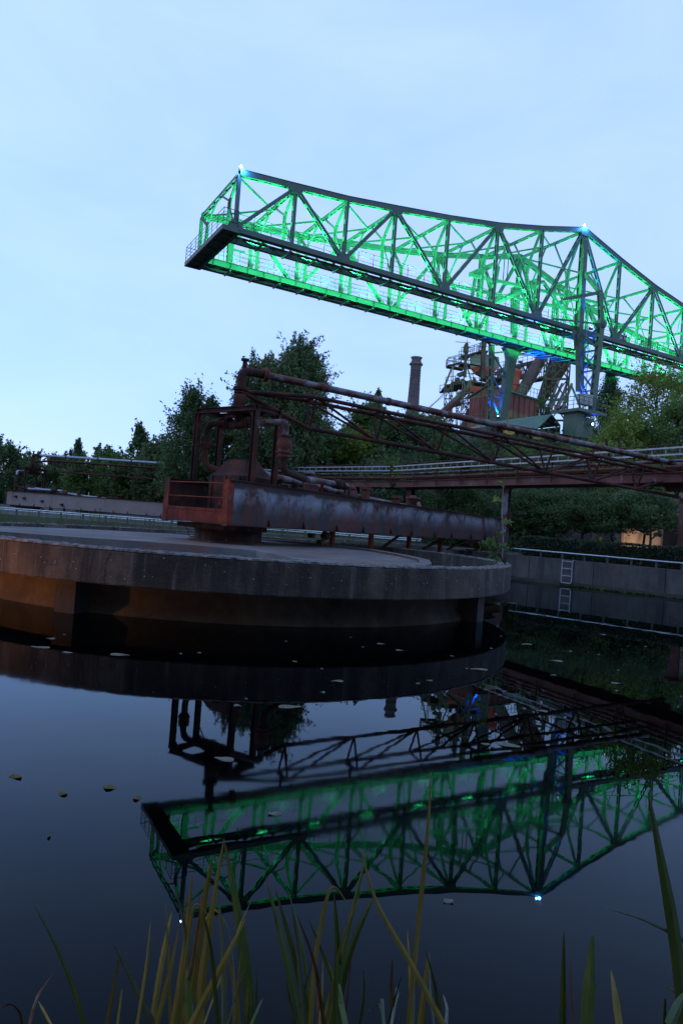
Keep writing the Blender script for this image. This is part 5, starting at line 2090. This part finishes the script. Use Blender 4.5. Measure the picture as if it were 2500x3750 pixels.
TREES = [
 # label, u, vtop, Y, width px, style, mat, bark, clumps, per, leaf, low
 ('tall weeping birch with rounded top behind the rusty pump tower', 1105, 1232, 47, 215, 'birch', 'lf_birch', 'birch_bark', 210, 84, .115, .30),
 ('weeping birch leaning left of the tallest birch behind the pump tower', 960, 1285, 48.5, 170, 'birch', 'lf_birch', 'birch_bark', 130, 84, .115, .28),
 ('dark upright poplar with pointed crown left of the pump tower', 712, 1425, 49, 225, 'poplar', 'lf_dark', 'bark', 120, 95, .135, .12),
 ('slim dark poplar beside the pointed poplar', 775, 1450, 50, 130, 'poplar', 'lf_dark', 'bark', 60, 80, .14, .12),
 ('narrow dark tree left of the pointed poplar', 515, 1556, 58, 110, 'poplar', 'lf_dark', 'bark', 60, 85, .17, .10),
 ('soft grey-green willow between the narrow dark tree and the poplar', 590, 1600, 54, 150, 'birch', 'lf_birch', 'bark', 90, 72, .13, .10),
 ('twin-topped narrow tree rising over the far pipe truss', 287, 1614, 75, 70, 'poplar', 'lf_dark', 'bark', 46, 75, .22, .15),
 ('sparse birch beside the twin-topped narrow tree', 372, 1622, 72, 60, 'birch', 'lf_birch', 'birch_bark', 22, 60, .17, .2),
 ('round dark tree at the foot of the sparse birch', 410, 1655, 66, 110, 'broad', 'lf_dark', 'bark', 60, 75, .19, .08),
 ('low dark wood-edge tree behind the far pipe tower', 215, 1680, 74, 130, 'broad', 'lf_dark', 'bark', 60, 75, .21, .05),
 ('dark broad tree at the wood edge left of the far pipe tower', 20, 1628, 70, 150, 'broad', 'lf_dark', 'bark', 80, 80, .20, .05),
 ('dark tree behind the far pipe tower next to the wood edge', 112, 1668, 78, 120, 'broad', 'lf_dark', 'bark', 60, 75, .21, .05),
 ('mid green bush tree under the far pipe truss', 330, 1690, 58, 170, 'broad', 'lf_mid', 'bark', 70, 80, .15, .04),
 ('mid green willow under the right end of the far pipe truss', 470, 1660, 56, 190, 'birch', 'lf_mid', 'bark', 100, 72, .13, .04),
 ('bright green bush tree next to the end frame of the rusty bridge', 640, 1640, 57, 150, 'broad', 'lf_light', 'bark', 60, 75, .12, .03),
 ('broad dark tree filling the gap behind the pump tower', 840, 1560, 50, 230, 'broad', 'lf_dark', 'bark', 110, 85, .13, .03),
 ('drooping dark tree behind the check valve of the pump tower', 1080, 1480, 51, 260, 'birch', 'lf_dark', 'bark', 170, 84, .12, .03),
 ('tree with a thin sprouting top right of the tall birch', 1386, 1428, 60, 60, 'poplar', 'lf_mid', 'bark', 30, 70, .17, .35),
 ('rounded mid green tree left of the chimney', 1345, 1485, 56, 190, 'broad', 'lf_mid', 'bark', 90, 85, .16, .06),
 ('bright fresh green bush under the middle of the pipe truss', 1310, 1590, 52, 210, 'broad', 'lf_light', 'bark', 90, 85, .115, .03),
 ('mid green bush between the bright bush and the birch', 1200, 1560, 52, 180, 'broad', 'lf_mid', 'bark', 80, 85, .125, .03),
 ('ivy-clad rounded tree at the foot of the chimney', 1530, 1535, 52, 260, 'broad', 'lf_dark', 'bark', 110, 90, .14, .05),
 ('dark bush right of the ivy-clad tree under the truss', 1640, 1610, 46, 200, 'broad', 'lf_dark', 'bark', 80, 85, .13, .04),
 ('dark columnar poplar behind the crane leg', 2235, 1352, 76, 140, 'poplar', 'lf_dark', 'bark', 90, 90, .17, .10),
 ('light green airy tree at the right below the crane girder', 2415, 1352, 48, 270, 'broad', 'lf_light', 'bark', 120, 60, .13, .15),
 ('yellow-green spreading tree beside the crane pedestal', 2300, 1535, 45, 260, 'broad', 'lf_light', 'bark', 130, 80, .12, .08),
 ('mid green tree at the right behind the pipe gantry', 2490, 1480, 43, 240, 'broad', 'lf_mid', 'bark', 110, 80, .12, .05),
 ('young dark maple with flat layered branches under the gantry', 2145, 1800, 34.0, 330, 'layer', 'lf_dark', 'bark', 100, 75, .085, .45),
 ('layered dark maple in front of the lamplit wall', 2370, 1795, 33.0, 280, 'layer', 'lf_dark', 'bark', 90, 70, .085, .50),
 ('dark drooping tree behind the middle gantry column', 1950, 1800, 35.5, 250, 'layer', 'lf_dark', 'bark', 90, 75, .09, .30),
 ('dark leafy tree behind the outer end of the rusty bridge', 1700, 1790, 37, 260, 'broad', 'lf_dark', 'bark', 100, 85, .10, .05),
 ('dark green thicket tree under the gantry corner', 1500, 1795, 41, 240, 'broad', 'lf_dark', 'bark', 90, 85, .11, .03),
]
for i, (lb, u, v, Y, wp, sty, mt, bk, cl, pe, lf, lo) in enumerate(TREES):
    base = GZ - .05 if (v > 1780) else None
    nm = {'birch': 'birch_tree', 'poplar': 'poplar_tree', 'layer': 'maple_tree'}.get(sty, 'leafy_tree')
    make_tree(lb, u, v, Y, wp, sty, mt, bk, base, int(cl * 1.6), int(pe * 1.45), lf * .80, 100 + i, nm, None, lo)
# sapling by the lamplit wall
make_tree('thin sapling standing before the lamplit wall', 2388, 1868, 30.6, 95, 'layer', 'lf_dark', 'bark', GZ, 14, 30, .085, 300, 'sapling', None, .55)

# far wood that closes the view
P = []
for k in range(260):
    x = nrng.uniform(-95, 75)
    y = nrng.uniform(84, 115)
    h = nrng.uniform(3.5, 6.0)
    c = np.array([x, y, terrain(x, y) + h * .5])
    P.append(c + nrng.normal(size=(150, 3)).clip(-1.7, 1.7) * np.array([1.7, 1.7, h * .26]))
P = np.concatenate(P)
o = raw_mesh('far_wood', leaf_cloud(P, .34, nrng, 1.4), 4, M['lf_dark'], None, kind='stuff')
tag(o, 'far dark wood closing the view behind the trees', 'wood')

# ivy and scrub covering the bank below the crane
P = []
N = 46000
xx = nrng.uniform(-7, 34, N)
yy = nrng.uniform(36, 56, N)
for i in range(N):
    lump = .4 + .5 * math.sin(xx[i] * 1.1 + math.sin(yy[i] * .9) * 1.5) * math.cos(yy[i] * .8 + xx[i] * .35)
    z = terrain(xx[i], yy[i]) + abs(nrng.normal()) * (.15 + .9 * lump)
    P.append((xx[i], yy[i], z))
o = raw_mesh('bank_scrub', leaf_cloud(np.array(P), .15, nrng, 1.4), 4, M['lf_dark'], None, kind='stuff')
tag(o, 'dark ivy and scrub covering the bank below the crane', 'scrub')

# individual shrubs on the bank
def shrub(label, u, v, Y, wpx, hpx, mat, seed, leaf=.10, n=26, per=60):
    rng = np.random.default_rng(seed)
    c = atY(u, v, Y)
    W, H = wpx * Y / FPX / 2, hpx * Y / FPX
    z0 = c.z - H
    t = thing('shrub', label, 'shrub', V3((c.x, c.y, z0)))
    m = MB()
    rr = random.Random(seed)
    P = []
    for k in range(n):
        a, r = rr.uniform(0, 6.28), W * math.sqrt(rr.random())
        h = H * (.25 + .75 * rr.random()) * math.sqrt(max(.1, 1 - (r / W) ** 2 * .8))
        p = V3((c.x + r * math.cos(a), c.y + r * math.sin(a) * .8, z0 + h))
        if k % 2 == 0:
            m.sweep([(c.x + .2 * r * math.cos(a), c.y, z0 - .3), ((c.x + p.x) / 2, (c.y + p.y) / 2, z0 + h * .6), p], [.03, .02, .006], 5, False)
        P.append(np.array(p) + rng.normal(size=(per, 3)) * W * .17)
    m.build('stem', M['bark'], t)
    raw_mesh('foliage', leaf_cloud(np.concatenate(P), leaf, rng, 1.5), 4, M[mat], t)
for i, (lb, u, v, Y, wp, hp_, mt) in enumerate([
    ('green shrub on the bank under the warning plates', 1760, 1650, 49, 150, 90, 'lf_mid'),
    ('yellowish shrub against the crane yard edge', 1905, 1640, 49, 160, 80, 'lf_light'),
    ('green shrub below the canopy shed', 1850, 1690, 44, 170, 90, 'lf_mid'),
    ('bright shrub behind the stub posts of the gantry', 2190, 1610, 42, 190, 110, 'lf_light'),
    ('bright shrub right of the stub posts on the gantry', 2350, 1640, 40, 230, 130, 'lf_light'),
    ('low green shrub behind the right end of the gantry', 2470, 1640, 38, 170, 130, 'lf_mid'),
    ('small climbing plant beside the casting hall wall', 1990, 1450, 80, 70, 110, 'lf_dark'),
    ('dark shrub left of the mid gantry column', 1610, 1700, 42, 160, 90, 'lf_dark'),
    ('dark shrub below the bright bush under the truss', 1420, 1690, 42, 170, 90, 'lf_mid')]):
    shrub(lb, u, v, Y, wp, hp_, mt, 400 + i)

# plants rooted on the rim of the round tank
a = onz(1850, 2068, 1.13)
rng = np.random.default_rng(77)
pl = thing('rim_plant', 'bushy green plant rooted on the rim of the round tank', 'plant', a)
m = MB()
P = []
for k in range(16):
    an = rnd.uniform(0, 6.28)
    r = rnd.uniform(.05, .34)
    tip = a + V3((r * math.cos(an) - .22, .6 * r * math.sin(an), .10 + .42 * rnd.random()))
    m.sweep([a, (a + tip) / 2 + Zup * .06, tip], [.006, .004, .002], 4, False)
    P.append(np.array(tip) + rng.normal(size=(16, 3)) * .055)
m.build('stem', M['bark'], pl)
raw_mesh('foliage', leaf_cloud(np.concatenate(P), .052, rng, 1.6), 4, M['lf_mid'], pl)
a = onz(1838, 2052, 1.13)
sp = thing('rim_sapling', 'tall thin sapling with few leaves growing from the tank rim', 'sapling', a)
m = MB()
tp = atY(1842, 1785, a.y)
m.sweep([a, a + (tp - a) * .35 + V3((.02, 0, 0)), a + (tp - a) * .7 - V3((.03, 0, 0)), tp], [.014, .011, .008, .004], 6)
P = []
for f, dx, dz in ((.55, .22, -.05), (.8, -.20, .10), (1, -.15, .15), (.35, -.12, .04)):
    b0 = a + (tp - a) * f
    b1 = b0 + V3((dx, 0, dz))
    m.sweep([b0, (b0 + b1) / 2 + Zup * .05, b1], [.004, .003, .002], 4, False)
    for q in (.4, .7, 1.0):
        P.append(np.array(b0 + (b1 - b0) * q) + rng.normal(size=(3, 3)) * .03)
m.build('stem', M['galv'], sp)
raw_mesh('foliage', leaf_cloud(np.concatenate(P), .085, rng, 2.2), 4, M['lf_light'], sp)

# water weeds behind the tank
def blade_verts(p, tip, w_, rng):
    p, tip = np.array(p), np.array(tip)
    mid = (p + tip) / 2 + rng.normal(size=3) * .04
    s = np.array([1, .3, 0]) * w_ / 2
    return [p - s, p + s, mid + s * .7, mid - s * .7], [mid - s * .7, mid + s * .7, tip + s * .05, tip - s * .05]
Q_ = []
rng = np.random.default_rng(5)
for k in range(2600):
    cl = rng.integers(0, 60)
    x = -17.5 + (cl * 7.3 % 21) + rng.normal() * .30
    y = 26.3 + (cl * 2.9 % 3.0) + rng.normal() * .25
    if (x - CX) ** 2 + (y - CY) ** 2 < 7.1 ** 2:
        continue
    h = 1.0 + .35 * math.sin(cl * 1.7) ** 2 + rng.random() * .30
    for q in blade_verts((x, y, -.05), (x + rng.normal() * .14, y + rng.normal() * .08, h), .022, rng):
        Q_ += q
M['weed'] = leafmat('water_weed', (.050, .075, .020), (.10, .13, .040), (.17, .17, .065), .2, 1.5)
o = raw_mesh('water_weeds', np.array(Q_), 4, M['weed'], None, kind='stuff')
tag(o, 'grassy water weeds growing behind the round tank', 'weeds')
M['purple'] = leafmat('loosestrife_flower', (.10, .03, .09), (.17, .05, .15), (.22, .08, .20), .2, 2)
for k in range(16):
    x, y = -9.6 + rng.random() * 6.6, 26.4 + rng.random() * 2.2
    if (x - CX) ** 2 + (y - CY) ** 2 < 7.3 ** 2:
        continue
    h = 1.25 + rng.random() * .5
    t = thing('loosestrife', 'thin purple loosestrife spike among the water weeds', 'flower', V3((x, y, -.05)), 0, 'purple flower spikes behind the round tank')
    m = MB()
    m.sweep([(x, y, -.05), (x + .02, y, h * .6), (x + .03, y, h)], [.008, .006, .003], 4)
    m.build('stem', M['weed'], t)
    PP = np.stack([x + .03 + rng.normal(size=40) * .018, y + rng.normal(size=40) * .018, h - .38 * rng.random(40)], 1)
    raw_mesh('flower_spike', leaf_cloud(PP, .03, rng, 1.2), 4, M['purple'], t)

# moss and leaf litter along the foot of the ladder wall
P = []
for k in range(420):
    s_ = s0 + .3 + abs(nrng.normal()) * 2.2
    p = W1 + wdir * s_ - wout * (.04 + .09 * nrng.random()) + Zup * (.02 + .03 * nrng.random())
    P.append((p.x, p.y, p.z))
o = raw_mesh('duckweed', leaf_cloud(np.array(P), .055, nrng, 1.6, up=(0, 0, .2)), 4, M['lf_mid'], None, kind='stuff')
tag(o, 'green floating weed along the foot of the ladder wall', 'weeds')

# ------------------------------------------------------------------ leaves drifting on the pond
M['drift'] = surf('drifting_leaf', [(.3, (.08, .08, .062)), (.7, (.17, .165, .13))], 30, .95, 0, 0, spec=.05)
M['drift_y'] = surf('drifting_leaf_yellow', [(.3, (.07, .06, .025)), (.7, (.12, .10, .04))], 30, .95, 0, 0, spec=.05)
spots = [(185, 2338, 45, 0), (150, 2370, 85, 0), (250, 2390, 50, 0), (440, 2398, 95, 0), (235, 2325, 14, 0), (728, 2391, 20, 0), (660, 2394, 16, 0),
         (1045, 2348, 12, 0), (1283, 2334, 12, 0), (1395, 2358, 40, 0), (1465, 2382, 42, 0), (1330, 2370, 12, 0), (1235, 2495, 60, 0), (1180, 2535, 26, 0),
         (1080, 2422, 22, 0), (1060, 2588, 110, 0), (870, 2585, 40, 0), (1655, 2403, 18, 0), (1755, 2452, 85, 0), (1705, 2448, 20, 0), (1570, 2492, 30, 0),
         (1530, 2503, 20, 0), (1800, 2375, 16, 0), (1835, 2330, 12, 0), (1930, 2360, 55, 0), (2035, 2421, 70, 0), (2085, 2385, 24, 0), (2190, 2397, 14, 0),
         (2255, 2502, 48, 0), (2265, 2455, 14, 0), (2365, 2368, 16, 0), (2025, 2473, 30, 0), (2203, 2323, 35, 0), (1875, 2208, 45, 0), (1990, 2254, 26, 0),
         (2260, 2530, 18, 0), (1860, 2730, 110, 0), (1985, 2605, 55, 0), (1915, 2595, 26, 0), (1775, 2725, 40, 0), (60, 2845, 110, 1), (230, 2908, 80, 1), (400, 2885, 120, 1),
         (500, 2925, 70, 1), (820, 2780, 100, 0), (1005, 2980, 60, 0), (1640, 3300, 45, 0), (180, 3065, 26, 1), (1180, 2450, 14, 0), (900, 2560, 14, 0)]
for k, (u, v, wp, yl) in enumerate(spots):
    p = onz(u, v, .004)
    L_ = wp * p.y / FPX * (.40 if not yl else .22)
    L_ = min(L_, .15)
    t_ = .22 * L_ + .008
    m = MB()
    nn = 12
    ang = rnd.uniform(-.3, .3)
    ca, sa = math.cos(ang), math.sin(ang)
    vs = []
    for i in range(nn):
        a_ = 2 * math.pi * i / nn
        q = (1 + .2 * math.cos(3 * a_ + k)) if i % 2 else .92
        lx, ly = L_ * math.cos(a_) * q, t_ * 1.7 * math.sin(a_) * q
        vs.append((p.x + lx * ca - ly * sa, p.y + lx * sa + ly * ca, .006 + .006 * math.sin(2 * a_ + k)))
    vs.append((p.x, p.y, .004))
    m.add(vs, [(i, (i + 1) % nn, nn) for i in range(nn)])
    m.prism([vs[i] for i in range(nn)], (0, 0, -.003))
    yel = M['drift_y'] if yl else M['drift']
    tag(m.build('floating_leaf', yel), ('dull yellowish leaf drifting on the pond water' if yl else 'pale grey leaf drifting on the pond water'), 'leaf',
        'yellow leaves on open water' if yl else 'pale leaves drifting on the pond')

# ------------------------------------------------------------------ iris and reed blades on the near bank
def reedmat(name, c1, c2, c3):
    m, nd, lk, b = newmat(name)
    r = ramp(nd, [(.15, c1), (.5, c2), (.9, c3)])
    lk.new(noise(nd, lk, coords(nd, lk, (34, 34, 2.0)), 1, 5, .6, .2), r.inputs['Fac'])
    lk.new(r.outputs['Color'], b.inputs['Base Color'])
    b.inputs['Roughness'].default_value = .45
    b.inputs['Specular IOR Level'].default_value = .4
    t = nd.new("ShaderNodeBsdfTranslucent")
    lk.new(r.outputs['Color'], t.inputs['Color'])
    mx = nd.new("ShaderNodeMixShader")
    mx.inputs['Fac'].default_value = .25
    lk.new(b.outputs[0], mx.inputs[1])
    lk.new(t.outputs[0], mx.inputs[2])
    lk.new(mx.outputs[0], nd['Material Output'].inputs['Surface'])
    return m
M['rg'] = reedmat('reed_green', (.035, .062, .014), (.065, .105, .022), (.12, .15, .036))
M['ry'] = reedmat('reed_olive_yellow', (.11, .10, .022), (.20, .165, .036), (.32, .23, .06))
M['rt'] = reedmat('reed_grey_green', (.07, .105, .065), (.11, .15, .10), (.16, .20, .13))
M['rr'] = reedmat('reed_brown', (.050, .022, .012), (.10, .042, .022), (.17, .085, .05))
def ca_(x, y):
    return (x / 1.206, 2900 + y / 1.206)
def cb_(x, y):
    return (1200 + x / 1.206, 2800 + y / 1.206)
A_BL = [([(150, 500), (250, 690), (330, 890), (375, 1040)], 13, 'g'), ([(235, 808), (175, 890), (150, 950), (128, 1040)], 12, 'r'), ([(168, 925), (230, 1040)], 12, 'y'),
        ([(530, 690), (505, 850), (470, 1040)], 11, 'y'), ([(500, 665), (590, 850), (680, 1040)], 20, 't'), ([(540, 870), (518, 1040)], 8, 'y'),
        ([(760, 525), (720, 720), (668, 1040)], 19, 'y'), ([(790, 600), (750, 800), (690, 1040)], 16, 'y'), ([(850, 360), (815, 700), (765, 1040)], 23, 'y'),
        ([(940, 280), (890, 560), (825, 1040)], 25, 'y'), ([(990, 205), (930, 560), (890, 860), (880, 1040)], 26, 'y'), ([(990, 215), (1060, 600), (1112, 1040)], 34, 'g'),
        ([(960, 430), (985, 700), (992, 1040)], 22, 't'), ([(775, 425), (820, 650), (832, 1040)], 22, 't'), ([(820, 435), (812, 700), (795, 1040)], 11, 'y'),
        ([(1085, 560), (1000, 730), (840, 1040)], 21, 'y'), ([(1112, 478), (1060, 590), (1020, 700)], 5, 'y'), ([(1005, 725), (1035, 850), (1052, 1040)], 18, 'y'),
        ([(1070, 800), (1005, 1040)], 7, 'y'), ([(1135, 770), (1124, 1040)], 13, 't'), ([(1160, 915), (1105, 1040)], 16, 'g'), ([(1170, 370), (1240, 640), (1328, 1040)], 18, 'g'),
        ([(1215, 430), (1285, 680), (1372, 1040)], 20, 'g'), ([(1285, 490), (1315, 700), (1345, 1040)], 13, 't'), ([(1360, 560), (1430, 730), (1470, 840), (1515, 1040)], 17, 'g'),
        ([(1475, 455), (1492, 700), (1490, 1040)], 25, 'g'), ([(1405, 800), (1410, 1040)], 15, 'r'), ([(685, 600), (640, 850), (598, 1040)], 5, 'y'),
        ([(895, 530), (935, 720), (962, 1040)], 13, 'g'), ([(730, 480), (745, 760), (752, 1040)], 10, 'y'), ([(862, 760), (840, 1040)], 12, 'g'), ([(828, 780), (832, 1040)], 24, 'g'),
        ([(0, 955), (50, 940), (85, 975), (95, 1015)], 16, 'r'), ([(1100, 820), (1092, 1040)], 8, 'y'), ([(875, 440), (880, 560), (860, 700)], 6, 'r')]
B_BL = [([(178, 375), (140, 520), (60, 850), (-20, 1150)], 15, 'g'), ([(145, 375), (215, 610), (360, 870), (515, 1160)], 17, 'y'), ([(200, 590), (90, 850), (20, 1160)], 28, 'g'),
        ([(28, 560), (45, 860), (50, 1160)], 25, 'g'), ([(455, 30), (440, 300), (395, 750), (355, 1160)], 19, 'y'), ([(350, 725), (362, 900), (372, 1160)], 11, 'y'),
        ([(445, 840), (405, 1160)], 17, 'y'), ([(495, 985), (500, 1160)], 6, 'y'), ([(1042, 735), (1036, 1160)], 19, 'g'), ([(1170, 745), (1155, 950), (1142, 1160)], 38, 'g'),
        ([(1250, 910), (1268, 1020), (1288, 1160)], 21, 'y'), ([(1412, 115), (1470, 420), (1530, 760), (1575, 1160)], 42, 'g'), ([(1225, 635), (1400, 690), (1568, 780), (1640, 850)], 10, 't'),
        ([(1485, 975), (1550, 1020), (1600, 1070)], 9, 'y'), ([(1575, 1010), (1500, 1160)], 36, 'g'), ([(1068, 830), (1082, 1160)], 7, 'r'), ([(115, 700), (90, 1000), (70, 1160)], 6, 'r'),
        ([(1490, 1030), (1485, 1160)], 8, 'g'), ([(430, 1040), (425, 1160)], 8, 'y'), ([(0, 870), (60, 1060), (80, 1160)], 16, 'g')]
blades = []
for pts, wp, c in A_BL:
    blades.append(([ca_(*p) for p in pts], wp / 1.206, c))
for pts, wp, c in B_BL:
    blades.append(([cb_(*p) for p in pts], wp / 1.206, c))
CL = [(0, 360, 'iris clump with a brown curled leaf near the bank edge'), (360, 640, 'iris clump with crossing olive leaves, left of the densest clump'),
      (640, 760, 'dense iris clump of many olive and dark green blades'), (760, 1000, 'iris clump with a broad dark green blade and grey-green leaves'),
      (1000, 1160, 'iris clump of slim leaning green blades beside the dark broad blade'), (1160, 1330, 'iris clump with crossing green blades and a brown tip'),
      (1330, 1680, 'sparse reed clump with one very tall thin olive blade'), (1680, 2150, 'sparse reed clump of short stiff green blades'),
      (2150, 2320, 'single broad green reed with a yellow companion leaf'), (2320, 2700, 'reed clump with one very broad tall green blade and a bent dry leaf')]
rb = random.Random(21)
for k in range(26):                      # thin stems, dead blades and short shoots between the broad ones
    u0 = rb.choice([rb.uniform(380, 1120), rb.uniform(1080, 1300), rb.uniform(620, 880), rb.uniform(1400, 1640), rb.uniform(0, 2500)])
    h = rb.uniform(150, 520) * (1 if u0 < 1400 else .6)
    ln = rb.uniform(-.30, .30)
    c = rb.choice('gygytgr')
    pts = [(u0 + ln * h, 3770 - h), (u0 + ln * h * .45 + rb.uniform(-12, 12), 3770 - h * .55), (u0, 3775)]
    if rb.random() < .28:                # bent-over tip
        pts = [(pts[0][0] + (60 if ln > 0 else -60), pts[0][1] + rb.uniform(20, 70)), pts[0]] + pts[1:]
    blades.append((pts, rb.uniform(4, 13), c))
roots = {}
for bi, (pts, wp, c) in enumerate(blades):
    ub = pts[-1][0]
    k = next((i for i, q in enumerate(CL) if q[0] <= ub < q[1]), 0 if ub < 360 else len(CL) - 1)
    Yb = 1.95 + .34 * math.sin(bi * 2.4) + .06 * (k % 3)
    P3 = []
    for i, (u, v) in enumerate(pts):
        P3.append(atY(u, v, Yb + .10 * math.sin(bi * 1.3) * (1 - i / max(1, len(pts) - 1))))
    last, prev = P3[-1], P3[-2]
    dirn = (last - prev).normalized()
    if dirn.z < -.2 and last.z > .02:
        tt = (last.z + .15) / -dirn.z
        if tt < 1.4:
            P3.append(last + dirn * tt)
    if k not in roots:
        rp = P3[-1]
        roots[k] = thing('iris_clump' if k < 6 else 'reed_clump', CL[k][2], 'reeds', V3((rp.x, rp.y, -.1)))
    # resample smoothly
    path = []
    n = len(P3)
    for i in range(n - 1):
        a0 = P3[max(0, i - 1)]; a1 = P3[i]; a2 = P3[i + 1]; a3 = P3[min(n - 1, i + 2)]
        for j in range(6):
            t_ = j / 6
            path.append(.5 * ((2 * a1) + (a2 - a0) * t_ + (2 * a0 - 5 * a1 + 4 * a2 - a3) * t_ ** 2 + (3 * a1 - a0 - 3 * a2 + a3) * t_ ** 3))
    path.append(P3[-1])
    Wm = 1.5 * wp * Yb / FPX
    vs = []
    N = len(path)
    yaw = rnd.uniform(-.5, .5)
    for i, p in enumerate(path):
        f = i / (N - 1)
        ww = Wm * .5 * min(1.0, (f / .45) ** .75 + .02) * (1 if f < .8 else 1 - (f - .8) * .6)
        tg = (path[min(N - 1, i + 1)] - path[max(0, i - 1)]).normalized()
        sd = tg.cross(V3((math.sin(yaw), -math.cos(yaw), 0)))
        if sd.length < .05:
            sd = V3((1, 0, 0))
        sd.normalize()
        nr = sd.cross(tg).normalized()
        th = ww * .28 + .0004
        vs += [p - sd * ww, p - nr * th, p + sd * ww, p + nr * th]
    m = MB()
    m.add(vs, [(i * 4 + q, i * 4 + (q + 1) % 4, i * 4 + 4 + (q + 1) % 4, i * 4 + 4 + q) for i in range(N - 1) for q in range(4)], False)
    m.build('leaf', M['r' + c], roots[k])

# lamp standing on the bank to the left of the photographer: it gives the reeds their warm edge
lp_ = V3((-5.2, -1.2, .35))
pl_ = thing('path_lamp', 'small warm bollard lamp on the near bank', 'lamp', lp_)
m = MB()
m.tube(lp_, lp_ + Zup * 1.0, .06, 12)
m.flange(lp_ + Zup * 1.27, Zup, .11, .05, 14)
m.build('post', M['lamp_case'], pl_)
m = MB()
m.tube(lp_ + Zup * 1.0, lp_ + Zup * 1.24, .05, 12)
m.build('globe', M['lamp_warm'], pl_)
lamp_light('path_light', lp_ + V3((.15, .15, 1.12)), (1.0, .66, .28), 110, .08, parent=pl_)
